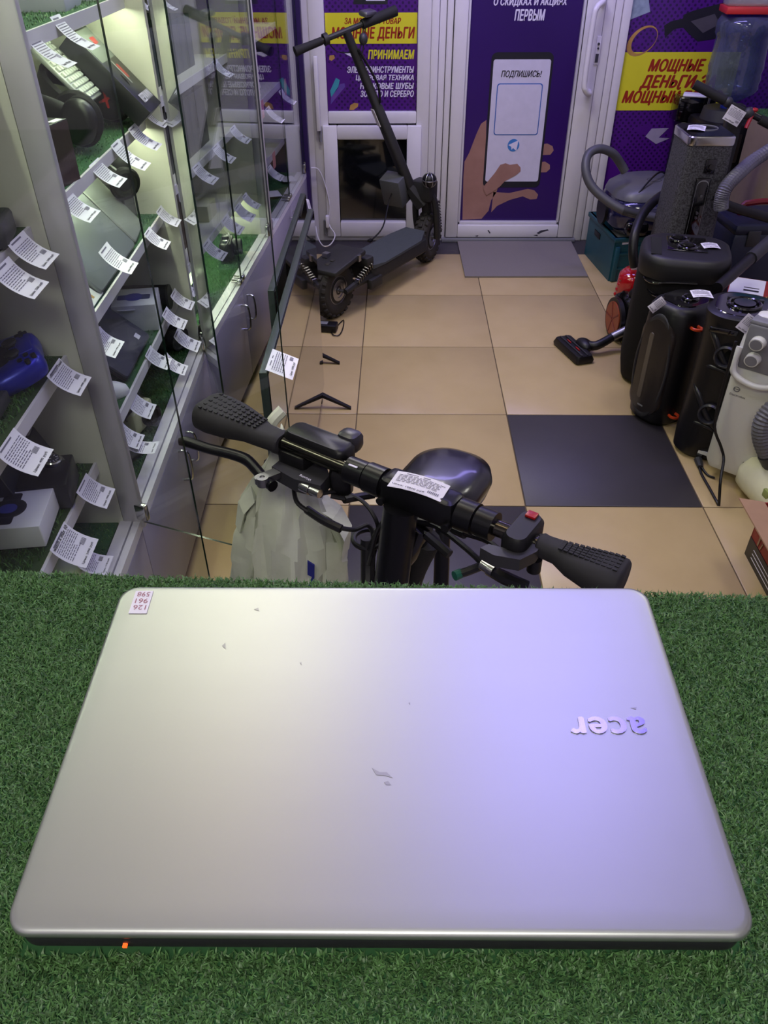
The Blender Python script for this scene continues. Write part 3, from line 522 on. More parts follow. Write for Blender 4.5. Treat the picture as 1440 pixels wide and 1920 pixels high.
# ---- near cabinet (shelves with olive turf)
def consolebox(label, M, w=.10, d=.14, h=.045):
    t = thing('game_console', label, 'console', M); MB().box((0, 0, h/2), (w, d, h), bev=.008).obj('case', M_dgrey, t)
    for i in range(6): MB().box((-w*.3+i*.011, -d*.25, h+.0006), (.004, d*.28, .0012)).obj('vent_slot', M_black, t)
    MB().tube([(w*.4, d*.3, .02), (w*.6, d*.6, .05), (w*.55, d*.75, .09)], .0025, 6).obj('antenna', M_black, t)
consolebox('dark grey slotted router at the photo\'s left edge on the upper near shelf', inC(1, .80, .13, 1.16, 12))
gamepad('dark blue gamepad lying on olive turf in the near cabinet', inC(1, .81, .105, .915, 205) @ RX(14) @ Matrix.Scale(1.15, 4), M_blueg, M_black)
t = thing('keypad_device', 'dark grey keypad device at the left edge below the blue gamepad', 'device', inC(1, .60, .15, .907, 95)); MB().box((0, 0, .014), (.12, .18, .024), bev=.004).obj('case', M_dgrey, t)
for i in range(4):
    for j in range(5): MB().box((-.04+.026*i, -.06+.024*j, .029), (.018, .016, .006), bev=.002).obj('key', M_black, t)
carton('phone_case_box', 'black upright box with a white label on the second near shelf', 'box', inC(1, .84, .14, .645, 8) @ RX(-20), .075, .03, .10, M_boxblk, [(M_paper, .55, .95, .1, .9)])
carton('phone_box', 'navy gift box standing under the gamepad shelf', 'box', inC(1, .735, .17, .645, 14) @ RX(-14), .10, .035, .11, M_navy)
t = thing('watch_stand', 'black padded box carrying a steel wristwatch', 'box', inC(1, .765, .118, .643, 10)); MB().box((0, 0, .03), (.115, .10, .06), bev=.004).obj('box_body', M_boxblk, t); MB().box((0, .055, .075), (.115, .012, .09), M=RX(-12), bev=.003).obj('lid', M_boxblk, t)
c = inC(1, .765, .118, .643, 10) @ T(.028, -.01, .061) @ RX(10) @ RZ(35); t = thing('wristwatch', 'steel wristwatch with dark dial on the black padded box', 'watch', c)
MB().lathe([(.0205, 0), (.0215, .004), (.0215, .009), (.0195, .0115), (.017, .0118), (.016, .0102), (.001, .0102)], 32).obj('case', M_chrome, t); MB().lathe([(.016, .0104), (.016, .0108), (.0005, .0108)], 32).obj('dial', M_ink, t)
for i in range(12): MB(RZ(30*i)).box((.0128, 0, .0112), (.004 if i % 3 else .006, .0014, .0006)).obj('hour_marker', M_paper, t)
MB().box((.004, .003, .0116), (.010, .0012, .0005), M=RZ(25)).box((-.001, .006, .0118), (.0012, .013, .0005)).obj('hand', M_paper, t)
for s in (-1, 1): MB().loft([[(x, s*(.018+.006*i), .006-.0012*i*i) for x in (-.010+.0006*i, .010-.0006*i)]+[(x, s*(.018+.006*i), .003-.0012*i*i) for x in (.010-.0006*i, -.010+.0006*i)] for i in range(4)]).obj('strap', M_steel, t)
t = carton('smartwatch_box', 'white smartwatch box with a printed black watch at the lower left', 'box', inC(1, .645, .15, .648, 96), .145, .125, .05, M_boxwhite, [(M_blk_ink, .38, .62, .10, .90, .2), (M_dgrey, .26, .74, .26, .74, .48), (M_blk_ink, .29, .71, .29, .71, .48), (mat('watch_blue', '#39408f', .4), .38, .62, .38, .62, .48), (M_red, .84, .96, .60, .75), (M_grey, .83, .97, .36, .50, .48), (M_redink, .82, .98, .12, .27, .48)], [('EAC', M_ink, .75, .95, .2, .6, 'front')])
carton('small_box', 'pale green box edge showing above the counter turf in the near cabinet', 'box', inC(1, .70, .09, .468, 4), .09, .06, .05, mat('pale_green_card', '#b9c4a0', .6))
# ---- open cabinet, upper shelf
M_kb = mat('keyboard_silver', '#a7a9a6', .4, .3); t = thing('keyboard', 'silver keyboard with pale keys on the upper shelf of the open cabinet', 'keyboard', inC(2, .70, .20, 1.315, 0) @ RX(48) @ Matrix.Diagonal((.85, .72, .8, 1))); MB().box((0, 0, .008), (.14, .30, .014), bev=.003).obj('case', M_kb, t)
kbm = MB().rloft([(0, 0, .0175, .0175, .002, 0), (0, 0, .015, .015, .002, .006)], k=2).mesh('key', mat('keycap', '#c9ccc4', .5), 40)
for i in range(6):
    for j in range(13): link('key', kbm, t, T(-.052+i*.021, -.13+j*.0215, .015))
t = carton('game_mouse_box', 'long black product box printed with a red and silver ring', 'box', inC(2, .815, .120, 1.255, 90) @ RY(-48), .24, .13, .05, M_boxblk, [(mat('box_fade', '#8a918a', .4, hex2='#1a1a1c', scale=7), .62, .98, .04, .96), (M_red, .80, .88, .2, .45, .2), (M_red, .38, .55, .30, .42, .4), (M_slv, .32, .60, .44, .52, .4)], [('RESPAWN', M_white_ink, .10, .20, .12, .82, 'topr')]); 
headset('black over-ear headset with red ear-cup crosses beside the long black box', inC(2, .68, .085, 1.205, -8) @ RX(-58), M_black, M_black, M_red, 1.2, M_red)
headset('plain black headset in the corner of the upper shelf of the open cabinet', inC(2, .425, .09, 1.205, -8) @ RX(-62), M_black, M_black, M_dgrey, 1.15)
carton('headphone_box', 'black product box with a dim headphone picture on the upper open shelf', 'box', inC(2, .27, .125, 1.155, -14), .11, .10, .12, M_boxblk, [(M_dgrey, .2, .8, .15, .75, .4), (M_paper, .6, .9, .02, .18)], (), None, mat('box_brown', '#3a2620', .4))
carton('shoe_box', 'pale lavender box on the top shelf of the open cabinet', 'box', inC(2, .62, .16, 1.437, 5), .16, .12, .07, mat('pale_lavender', '#b9b5c8', .5)); carton('white_box', 'small white box pushed back on the top shelf of the open cabinet', 'box', inC(2, .80, .14, 1.437, 8), .07, .10, .05, M_boxwhite)
# ---- open cabinet, laptop shelf
def leaning_laptop(label, M, w, d, m1, m2):
    t = thing('laptop', label, 'laptop', M); MB().rloft([(0, 0, w-.006, d-.006, .010, 0), (0, 0, w, d, .012, .003), (0, 0, w, d, .012, .008)], k=4).obj('base', m2, t); MB().rloft([(0, 0, w, d, .012, .009), (0, 0, w, d, .012, .014), (0, 0, w-.006, d-.006, .010, .017)], k=4).obj('lid', m1, t); MB().box((0, d/2-.004, .009), (w*.7, .010, .012), bev=.003).obj('hinge', M_black, t); return t
leaning_laptop('wide grey laptop leaning on the middle shelf of the open cabinet', inC(2, .46, .155, .985, 0) @ RX(50), .33, .23, mat('silver_case_dark', '#6e7274', .4, .5), M_dgrey)
leaning_laptop('light silver laptop leaning right of the wide grey one', inC(2, .715, .165, .985, 6) @ RX(52), .16, .23, M_slv, M_grey)
headset('black headset lying under the upper shelf by the glass partition', inC(2, .865, .12, 1.0, 20) @ RX(-50), M_black, M_black, M_dgrey, .9)
carton('speaker_box', 'large black box at the back of the middle shelf of the open cabinet', 'box', inC(2, .845, .19, .895, 0), .10, .12, .09, M_boxblk)
carton('glasses_box', 'white product box printed with black sunglasses left of the wide grey laptop', 'box', inC(2, .27, .13, .91, 0) @ RX(40), .09, .10, .03, M_boxwhite, [(M_blk_ink, .1, .42, .55, .75, .45), (M_blk_ink, .55, .9, .55, .75, .45), (M_blk_ink, .45, .55, .62, .67), (M_blk_ink, .15, .3, .1, .2), (M_gold, .4, .5, .1, .2)])
# ---- open cabinet, lowest shelf
t = carton('watch_box', 'white hang-tab carton printed with a blue sports watch', 'box', inC(2, .745, .14, .63, 8), .13, .125, .08, M_boxwhite, [(M_watch, .35, .62, .15, .9, .2), (mat('watch_blue', '#39408f', .4), .28, .70, .34, .72, .45)]); MB().box((-.055, .02, .068), (.03, .05, .002)).obj('hang_tab', M_boxwhite, t)
t = thing('cylinder_speaker', 'black fabric cylinder speaker lying beside the white watch carton', 'speaker', inC(2, .865, .17, .63, 92)); MB().cyl((-.10, .02, .037), (.09, .02, .037), .036, n=28).obj('fabric_body', M_blackm, t); MB().ring((.088, .02, .037), (.10, .02, .037), .037, .028).obj('end_ring', M_black, t); MB().ring((-.105, .02, .037), (-.098, .02, .037), .037, .03).obj('end_ring', M_black, t)
t = leaning_laptop('dark laptop leaning on the lowest shelf of the open cabinet', inC(2, .49, .165, .70, 0) @ RX(40), .26, .20, mat('dark_lid', '#24272c', .35, .2), M_black); MB().box((.08, -.07, .0174), (.022, .016, .0008)).obj('sticker', M_paper, t)
t = thing('computer_mouse', 'white computer mouse at the edge of the lowest open shelf', 'mouse', inC(2, .30, .12, .63, 20)); MB().lathe([(1e-4, 0), (.030, 0), (.033, .008), (.030, .022), (.02, .033), (1e-4, .037)], 24, Matrix.Diagonal((1, 1.75, 1, 1))).obj('shell', M_boxwhite, t, 60); MB().box((0, .035, .030), (.008, .022, .008), bev=.003).obj('scroll_wheel', M_black, t)
carton('dark_case', 'flat black case leaning behind the white mouse', 'case', inC(2, .33, .20, .63, 10), .12, .05, .03, M_boxblk)
# ---- open cabinet, turf floor
def camera_thing(label, px, py, z, rz, mb_, m2, s=1.0):
    t = thing('photo_camera', label, 'camera', onshelf(px, py, z, rz) @ Matrix.Diagonal((s, s, s, 1))); MB().box((0, 0, .034), (.11, .045, .066), bev=.008).obj('body', mb_, t); MB().lathe([(.028, 0), (.030, .006), (.027, .02), (.029, .03), (.024, .032), (.020, .026), (.001, .026)], 24, T(.012, -.022, .034) @ RX(90)).obj('lens', m2, t)
    MB().box((.01, 0, .072), (.035, .03, .016), bev=.004).obj('viewfinder', mb_, t); MB().cyl((-.036, 0, .066), (-.036, 0, .074), .009).cyl((.042, .0, .066), (.042, 0, .072), .007).obj('dial', M_chrome, t)
    MB().tube([(-.055, 0, .05), (-.07, -.01, .07), (-.04, -.02, .085), (.0, -.01, .09)], .003, 6).obj('strap', m2, t); return t
camera_thing('black compact camera on the turf beneath two price tags', 312, 655, .468, 60, M_black, M_dgrey); camera_thing('second black camera with pale lens hood next to the corner rail', 352, 640, .468, 80, M_dgrey, M_blackm, .9)
M_crm = mat('cream_plastic', '#d2d2ae', .4); t = camera_thing('cream instant camera on the turf of the open cabinet', 262, 800, .468, 78, M_crm, M_black, 1.0)
t = carton('camera_box', 'folded cream carton lettered SAM next to the cream camera', 'box', onshelf(238, 795, .468, 75), .08, .05, .075, M_crm, [], [('SAM', M_ink, .2, .8, .3, .55, 'front')])
carton('black_pouch', 'small black box under a curled tag at the cabinet\'s edge', 'box', onshelf(246, 852, .468, 70), .07, .05, .035, M_boxblk); carton('white_carton', 'tiny white carton by the partition post on the turf', 'box', onshelf(232, 905, .468, 65), .03, .05, .035, M_boxwhite)
# ---- closed cabinet behind the televisions
carton('grey_case', 'grey-green hard case on the turf of the closed cabinet', 'case', inC(3, .34, .17, .468, 0), .16, .14, .10, mat('grey_green', '#5d6a5c', .5))
t = carton('brown_box', 'tall dark box with brown printed band behind glass', 'box', inC(3, .36, .25, .63, 0), .34, .18, .20, M_boxblk, (), (), None, mat('box_copper', '#5b3a28', .4, hex2='#1a1512', scale=12))
carton('black_box', 'wide black box on the middle shelf of the closed cabinet', 'box', inC(3, .56, .25, .895, 0), .66, .20, .19, M_boxblk, [(M_dgrey, .1, .9, .1, .9)])
camera_thing('black camera on the turf of the closed cabinet by the far post', 428, 482, .468, 95, M_black, M_dgrey, 1.1); carton('tablet_box', 'long dark green box on the upper closed-cabinet shelf', 'box', inC(3, .62, .25, 1.155, 0), .5, .18, .16, mat('box_green', '#20332b', .5)); carton('paper_box', 'pale carton glowing under the shelf light of the closed cabinet', 'box', inC(3, .80, .2, .63, 0), .12, .10, .06, M_crm)
# ---- last cabinet: drinks flasks and tools
t = thing('cordless_drill', 'green cordless drill on the upper shelf of the far cabinet', 'drill', inC(4, .35, .2, 1.155, 15)); MB().cyl((-.07, 0, .10), (.06, 0, .10), .026, .02).obj('motor_body', mat('tool_green', '#1f4d36', .45), t); MB().cyl((.06, 0, .10), (.10, 0, .10), .014).cyl((.10, 0, .10), (.15, 0, .10), .004).obj('chuck', M_dgrey, t); MB().box((-.03, 0, .055), (.035, .03, .08), bev=.008).box((-.03, 0, .012), (.07, .045, .024), bev=.006).obj('handle', M_black, t)
for lab, px, mm in (('pink flask on the far cabinet shelf', 492, mat('flask_pink', '#c03a52', .35)), ('pale steel flask on the far cabinet shelf', 503, M_slv), ('black flask on the far cabinet shelf', 482, M_black)):
    t = thing('vacuum_flask', lab, 'flask', inC(4, .30+(px-482)*.012, .17, .895, 0)); MB().lathe([(.026, 0), (.028, .01), (.028, .12), (.02, .135)], 20).obj('body', mm, t); MB().lathe([(.02, .135), (.021, .16), (.012, .165), (1e-4, .165)], 20).obj('cap', M_dgrey, t)
carton('blue_toolbox', 'dark blue tool case on the lower shelf of the far cabinet', 'case', inC(4, .45, .18, .63, 0), .14, .12, .10, mat('case_blue', '#1c2455', .45)); carton('black_toolbox', 'black tool case on the turf of the far cabinet', 'case', inC(4, .30, .17, .468, 0), .10, .10, .05, M_boxblk)
# ---- the tags
Xc1, Xc2 = -0.668, -0.700
def tg(label, px, py, X, **k): price_tag(label, at(px, py, X=X)+Vector((.004, 0, 0)), UA if px < 383 else UB, **k)
for a in [
    ('price tag hanging below the dark grey router', 8, 460, Xc1, dict(w=.062, h=.075, price='Цена: 2490 руб')),
    ('price tag at the left edge under the upper near shelf', -22, 512, Xc1, dict(w=.062, h=.08, price='Цена: 2500 руб')),
    ('price tag lettered for the blue gamepad', 82, 706, Xc1, dict(w=.062, h=.075, price='Цена: 4490 руб', title='геймпад ps5 синий')),
    ('large price tag hung left of the navy gift box', -14, 852, Xc1, dict(w=.068, h=.08, price='Цена: 490 руб')),
    ('price tag hung below the wristwatch box', 138, 924, Xc1, dict(w=.058, h=.075, price='Цена: 1990 руб')),
    ('price tag titled for the printed smartwatch box', 88, 1032, Xc1, dict(w=.072, h=.082, price='Цена: 2490 руб', title='watch x max 10')),
    ('small price tag just above the counter turf in the near cabinet', 140, 1062, Xc1, dict(w=.05, h=.06, price='Цена: 1190 руб', bend=.7)),
    ('price tag below the pale lavender box on the top shelf', 34, 62, Xc2, dict(w=.05, h=.10)), ('price tag in front of the silver keyboard', 88, 33, Xc2, dict(w=.05, h=.10, price='Цена: 1590 руб')), ('price tag high up by the light strip of the open cabinet', 250, -4, Xc2, dict(w=.04, h=.06)), ('price tag next to the tall glass edge at the top', 293, -6, Xc2, dict(w=.04, h=.06)),
    ('price tag under the plain black headset', 162, 312, Xc2, dict(w=.062, h=.082, price='Цена: 790 руб')), ('price tag under the red-crossed headset', 203, 274, Xc2, dict(w=.06, h=.10, price='Цена: 3990 руб')), ('price tag between the headset and the long black box', 236, 243, Xc2, dict(w=.06, h=.09)), ('price tag below the end of the long black box', 263, 208, Xc2, dict(w=.06, h=.075)),
    ('price tag left in front of the wide grey laptop', 105, 378, Xc2+.01, dict(w=.065, h=.075, price='Цена: 9990 руб')), ('price tag resting on the wide grey laptop', 180, 474, Xc2+.012, dict(w=.06, h=.09, price='Цена: 8990 руб')), ('price tag below the light silver laptop', 266, 440, Xc2, dict(w=.055, h=.075)), ('price tag by the partition above the cylinder speaker', 289, 398, Xc2, dict(w=.055, h=.075)),
    ('price tag by the partition post under the glasses box', 163, 642, Xc2, dict(w=.07, h=.07)), ('price tag below the white watch carton', 300, 592, Xc2, dict(w=.055, h=.08)), ('price tag in front of the cylinder speaker', 316, 556, Xc2, dict(w=.055, h=.08)), ('price tag nearest the cream partition on the lowest shelf', 334, 536, Xc2, dict(w=.05, h=.075)),
    ('price tag over the left black camera', 268, 668, Xc2, dict(w=.055, h=.075)), ('price tag leaning on the right black camera', 300, 678, Xc2+.02, dict(w=.05, h=.08)), ('price tag close to the corner of the white rails', 322, 632, Xc2+.02, dict(w=.06, h=.09)), ('price tag over the cream instant camera', 236, 762, Xc2, dict(w=.062, h=.07)), ('price tag beside the folded cream carton', 212, 818, Xc2, dict(w=.055, h=.07)), ('curled price tag on the small black box', 232, 838, Xc2+.02, dict(w=.045, h=.065, bend=.9)),
]: tg(*a[:4], **a[4])
def tgB(label, px, py, z, **k):
    lab = label; y = at(px, py, X=-.60).y; p = lineB(y)+Vector((-.072, 0, 0))
    for _ in range(3): q = at(px, py, X=p.x); p = lineB(q.y)+Vector((-.070, 0, 0)); p.z = q.z
    price_tag(lab, p, UB, **k)
for a in [('price tag under the long dark green box behind glass', 394, 116, dict(w=.06, h=.085)), ('price tag left below the wide black box behind glass', 358, 316, dict(w=.07, h=.09)), ('price tag at the middle below the wide black box', 395, 278, dict(w=.07, h=.09)), ('price tag right below the wide black box', 428, 243, dict(w=.07, h=.09)), ('price tag left over the grey-green hard case', 378, 462, dict(w=.07, h=.09)), ('price tag over the right end of the hard case', 413, 415, dict(w=.08, h=.09)), ('price tag above the pale glowing carton', 437, 392, dict(w=.08, h=.09)), ('price tag near the aluminium post of the closed cabinet', 452, 370, dict(w=.06, h=.085)), ('price tag below the flasks in the far cabinet', 496, 205, dict(w=.07, h=.10)), ('price tag below the blue tool case', 498, 318, dict(w=.08, h=.09)), ('price tag at the window end of the far cabinet', 522, 172, dict(w=.07, h=.10))]: tgB(a[0], a[1], a[2], 0, **a[3])
M_paper_p = mat('pink_paper', '#d98a92', .7)
for lab, px, py, z in (('pink round tag on the far cabinet glass', 535, 163, 0), ('pink paper strip below the flasks', 492, 205, 0), ('pink paper strip above the blue tool case', 514, 300, 0)):
    p = lineB(at(px, py, X=-.58).y)+Vector((-.03, 0, 0)); p = at(px, py, X=p.x); t = thing('pink_tag', lab, 'tag', fr(p, UB)); MB(RX(90)).prism(rr(.06, .07, .028 if 'round' in lab else .004, 6), 0, .0008).obj('card', M_paper_p, t, 0)
for lab, px, py in (('white leaflet lying by the far cabinet lock', 512, 363), ('white leaflet at the end of the far cabinet turf', 540, 335)):
    p = at(px, py, Z=.474); t = thing('leaflet', lab, 'paper', T(p.x, p.y, .472) @ RZ(20)); MB().box((0, 0, .001), (.07, .10, .0012)).obj('sheet', M_paper, t, 0)
# ---------------------------------------------------------------- goods along the right side
def free_tag(label, M, w=.06, h=.085, bend=.3, price='Цена: 4990 руб', rx=0):
    sheet, lines, f = tag_meshes(w, h, bend, price); t = thing('price_tag', label, 'price tag', M, 'white printed price tags'); so = link('sheet', sheet, t, RX(rx)); link('small_print', lines, so)
    a, b = f(.93), f(.83); text('price_lettering', price, M_ink, so, frame(a+Vector((w*.1, -.0012, 0)), (1, 0, 0), (b-a).normalized()), w*.75, h*.075, bold=.02); return t
def quad_tag(label, pts, plane, price='Цена: 4990 руб', name='price_tag'):
    """flat tag whose four corners (top left, top right, bottom right, bottom left) are known points"""
    P = [p if isinstance(p, Vector) else at(*p, **plane) for p in pts]; c = sum(P, Vector())/4; ux = (P[1]-P[0]+P[2]-P[3]).normalized(); uy = (P[0]-P[3]+P[1]-P[2]).normalized()
    w = ((P[1]-P[0]).length+(P[2]-P[3]).length)/2; h = ((P[0]-P[3]).length+(P[1]-P[2]).length)/2; M = frame(c, ux, uy); t = thing(name, label, 'price tag', M, 'white printed price tags')
    MB().loft([[(x, y, .004*(1-(2*x/w)**2)-.002+dz) for x in (-w/2, -w/4, 0, w/4, w/2)] for y, dz in ((-h/2, 0), (h/2, 0))], closed=False).loft([[(x, y, .004*(1-(2*x/w)**2)-.0024) for x in (-w/2, -w/4, 0, w/4, w/2)] for y in (-h/2, h/2)], closed=False).obj('sheet', M_paper, t, 60)
    mb = MB(); rnd = random.Random(len(label))
    def ln(x0, x1, y, th): mb.quad(*[(x, yy, .004*(1-(2*x/w)**2)-.0014) for x, yy in ((x0, y), (x1, y), (x1, y+th), (x0, y+th))])
    ln(-w*.3, w*.15, h*.38, h*.035)
    for i in range(6):
        x = -w*.42
        while x < w*.36: l = w*rnd.uniform(.04, .1); ln(x, x+l, h*(.28-i*.075), h*.028); x += l+w*.02
    for i in range(7): ln(w*(.22+.03*i), w*(.22+.03*i+.016), -h*.32, h*.13)
    mb.obj('small_print', mat('print_ink_grey', '#6e6a7c', .8), t, 0); text('price_lettering', price, M_ink, t, T(-w*.42, -h*.44, .003), w*.6, h*.10, bold=.02); return t
# door mat
M_mat = mat('mat_grey', '#7d7673', .85, var=.1, scale=260, bump=.5, bscale=420)
t = thing('door_mat', 'grey honeycomb rubber mat in front of the shop door', 'mat', T(0, 0, 0)); MB().prism([(.355, 4.725), (.365, 4.148), (1.033, 4.154), (1.036, 4.725)], .001, .009).obj('mat_sheet', M_mat, t)
# teal crate
M_teal = mat('teal_plastic', '#1c5663', .45, hex2='#174a57', scale=15); CM = T(1.293, 4.335, 0) @ RZ(7); t = thing('storage_crate', 'teal ribbed plastic crate under the blue vacuum cleaner', 'crate', CM); cw, cd, ch = .38, .44, .235
MB().box((0, cd/2-.008, ch/2), (cw-.02, .012, ch)).box((0, -cd/2+.008, ch/2), (cw-.02, .012, ch)).box((cw/2-.008, 0, ch/2), (.012, cd-.02, ch)).box((-cw/2+.008, 0, ch/2), (.012, cd-.02, ch)).box((0, 0, .008), (cw-.02, cd-.02, .012)).obj('tub', M_teal, t)
MB().box((0, cd/2-.006, ch-.012), (cw+.01, .022, .024), bev=.004).box((0, -cd/2+.006, ch-.012), (cw+.01, .022, .024), bev=.004).box((cw/2-.006, 0, ch-.012), (.022, cd, .024), bev=.004).box((-cw/2+.006, 0, ch-.012), (.022, cd, .024), bev=.004).obj('rim', M_teal, t)
for x in (-.17, -.06, .06, .17): MB().box((x, -cd/2-.004, ch/2-.02), (.022, .018, ch-.05), bev=.003).obj('rib', M_teal, t)
for z in (.07, .15): MB().box((0, -cd/2-.002, z), (cw-.03, .012, .010)).obj('rib', M_teal, t)
MB().box((-cw/2+.001, .05, ch-.07), (.006, .09, .03), bev=.002).obj('grip_hole', M_black, t)
MB().box((-.1, -.1, ch-.03), (.16, .2, .01), M=RZ(8)).obj('paper_inside', M_paper, t)
# blue canister vacuum on the crate
M_dblue = mat('vac_blue', '#14163a', .15, var=.2, coat=.6); t = thing('vacuum_cleaner', 'dark blue and grey canister vacuum cleaner on the teal crate', 'vacuum cleaner', T(1.285, 4.29, .243) @ RZ(5))
MB().rloft([(0, 0, .30, .32, .09, 0), (0, 0, .38, .40, .12, .04), (0, 0, .38, .40, .12, .12), (0, .01, .34, .36, .11, .17)], k=6).obj('tank', M_dblue, t, 60)
MB().rloft([(0, .01, .35, .37, .11, .165), (.01, .01, .34, .36, .10, .195), (.03, .02, .28, .30, .09, .225), (.04, .03, .18, .2, .07, .238)], k=6).obj('hood', mat('vac_grey', '#55555c', .4), t, 60)
MB().torus((.03, -.04, .236), .035, .003).obj('power_button', M_dgrey, t); MB().box((-.05, -.10, .215), (.022, .03, .012), bev=.003).obj('latch', M_black, t); MB().tube([(-.14, -.15, .12), (-.05, -.13, .235), (.06, -.02, .27), (.15, .08, .22)], .005, 6).obj('carry_wire', M_black, t)
for sx in (-1, 1): MB().cyl((.19*sx, .02, .08), (.205*sx, .02, .08), .075, n=28).obj('wheel', M_black, t)
MB().box((-.08, -.2, .045), (.12, .06, .07), bev=.02).obj('dust_cup', M_gloss, t)
HP = [at(x, y, Y=yy) for x, y, yy in ((1172, 322, 4.22), (1163, 306, 4.22), (1148, 287, 4.2), (1124, 279, 4.18), (1103, 290, 4.15), (1098, 318, 4.10), (1108, 347, 4.06), (1133, 372, 4.02), (1168, 394, 3.98), (1210, 405, 3.96), (1245, 410, 3.95))]
W = t.matrix_world.inverted(); MB().tube([W @ p for p in HP], .0215, 12, 5).obj('hose', mat('hose_grey', '#4a4a50', .45), t, 60); MB().tube([W @ p for p in HP[8:10]], .024, 12).obj('hose_cuff', M_dgrey, t)
# tall fabric speaker with silver cap
M_fab = mat('speaker_fabric', '#55545a', .9, contrast=2.6, hex2='#18171a', scale=160, bump=.4, bscale=500); SM = T(1.272, 3.555, 0) @ RZ(0); t = thing('tower_speaker', 'tall charcoal fabric speaker with a silver top rim', 'speaker', SM)
MB().rloft([(0, 0, .235, .255, .04, 0), (0, 0, .22, .25, .035, .3), (0, 0, .185, .24, .03, .832)], k=4).obj('fabric_cabinet', M_fab, t); MB().rloft([(0, 0, .19, .245, .03, .832), (0, 0, .192, .247, .03, .838), (0, 0, .192, .247, .03, .862), (0, 0, .186, .24, .03, .866)], k=5).obj('silver_rim', M_chrome, t); MB().rloft([(0, 0, .18, .235, .028, .8655), (0, 0, .178, .233, .028, .868)], k=5).obj('top_plate', M_gloss, t); MB().torus((.01, .03, .869), .05, .0018).obj('dial_ring', M_grey, t)
MB().box((.01, -.1235, .755), (.045, .008, .055), bev=.006).cyl((.012, -.125, .755), (.012, -.134, .755), .009).obj('power_socket', M_gloss, t)
pp = MB().box((-.005, -.1275, .575), (.062, .012, .27), bev=.02).obj('port_panel', M_gloss, t)
MB(Matrix(((1, 0, 0, -.005), (0, 0, -1, -.134), (0, 1, 0, .575), (0, 0, 0, 1)))).loft([[(x*q, y*q, 0) for x, y in rr(.05, .255, .022, 6)] for q in (1.0, .96)], cap=False).obj('panel_outline', M_grey, pp, 0)
for z in (.64, .57, .55): MB().cyl((-.003, -.133, z), (-.003, -.138, z), .006).obj('port', M_chrome, pp)
MB().box((.0, -.128, .42), (.07, .01, .035)).obj('bass_slot', M_black, t)
quad_tag('crumpled price tag on the silver-rimmed speaker', [(1288, 233), (1318, 236), (1328, 245), (1292, 243)], dict(Z=.872), 'Цена: 3990 руб')
# big black party speaker
BM = T(1.125, 3.055, 0) @ RZ(-14) @ Matrix.Diagonal((1, 1, 1.035, 1)); t = thing('party_speaker', 'big rounded black party speaker with a handle slot in its top', 'speaker', BM)
MB().rloft([(0, 0, .27, .25, .10, 0), (0, 0, .31, .30, .11, .015), (0, 0, .335, .33, .115, .08), (0, 0, .335, .33, .115, .30), (0, 0, .33, .325, .115, .46)], k=8).obj('grille_body', M_blackm, t, 60)
MB().rloft([(0, 0, .334, .33, .115, .455), (0, 0, .338, .334, .115, .47), (0, 0, .338, .334, .115, .51), (0, 0, .325, .32, .11, .532), (0, 0, .29, .285, .1, .537)], k=8).obj('top_shell', mat('black_soft', '#121113', .5, var=.1), t, 60)
MB().box((-.115, -.02, .5375), (.04, .19, .003), bev=.001).obj('handle_slot', mat('deep_black', '#060606', .9), t); pp = MB().box((.0, .02, .539), (.15, .16, .004), bev=.002).obj('control_panel', M_gloss, t)
for x, y in ((-.03, .06), (.0, -.02)): MB().torus((x, y, .544), .032, .006).cyl((x, y, .54), (x, y, .55), .022).obj('dial', M_gloss, pp)
MB().tube([(-.14, -.10, .425), (-.10, -.155, .40), (-.03, -.168, .40), (.04, -.168, .43)], .006, 8).obj('smile_groove', M_gloss, t); MB().tube([(-.155, -.06, .45), (-.12, -.155, .445), (-.03, -.17, .455), (.05, -.17, .458)], .005, 8).obj('seam', M_gloss, t)
quad_tag('price tag lying on the big party speaker', [(1311, 455), (1343, 456), (1353, 465), (1323, 465)], dict(Z=.562))
# medium speaker with glossy oval front
BM = T(1.045, 2.725, 0) @ RZ(-58); t = thing('party_speaker', 'medium black speaker with a smoky oval front panel', 'speaker', BM)
MB().rloft([(0, 0, .16, .18, .06, 0), (0, 0, .19, .21, .07, .02), (0, 0, .205, .225, .075, .10), (0, 0, .205, .225, .075, .38), (0, 0, .195, .215, .07, .455), (0, 0, .17, .19, .06, .475), (0, 0, .14, .16, .05, .480)], k=7).obj('cabinet', M_black, t, 60)
FR = Matrix(((1, 0, 0, 0), (0, 0, -1, -.106), (0, 1, 0, .235), (0, 0, 0, 1))); fp = MB(FR).rloft([(0, 0, .15, .40, .075, -.012), (0, 0, .145, .395, .072, .004), (0, 0, .12, .37, .06, .009)], k=8).obj('front_panel', mat('smoky_front', '#2a2422', .35, var=.2), t, 60)
MB(FR).torus((0, 0, .004), .075, .005, Matrix.Diagonal((1, 2.66, 1, 1)), 40).obj('panel_ring', M_dgrey, t); MB(FR).rloft([(-.02, .0, .022, .27, .011, .008), (-.02, 0, .018, .266, .009, .0115)], k=5).obj('light_bar', mat('smoke_bar', '#5c544c', .3), fp)
MB(FR).box((-.005, -.162, .0095), (.026, .006, .001)).obj('brand_plate', M_grey, fp, 0)
tp = MB().rloft([(0, .0, .14, .15, .05, .478), (0, 0, .135, .145, .05, .484)], k=5).obj('control_panel', M_gloss, t); MB().torus((.01, .01, .487), .026, .006).cyl((.01, .01, .484), (.01, .01, .494), .018).obj('dial', M_gloss, tp)
for z in (.42, .06): MB().tube([(.095, -.06, z), (.118, -.07, z+.004), (.128, -.05, z), (.118, -.03, z-.003), (.095, -.03, z)], .006, 6).obj('orange_loop', M_orange, t)
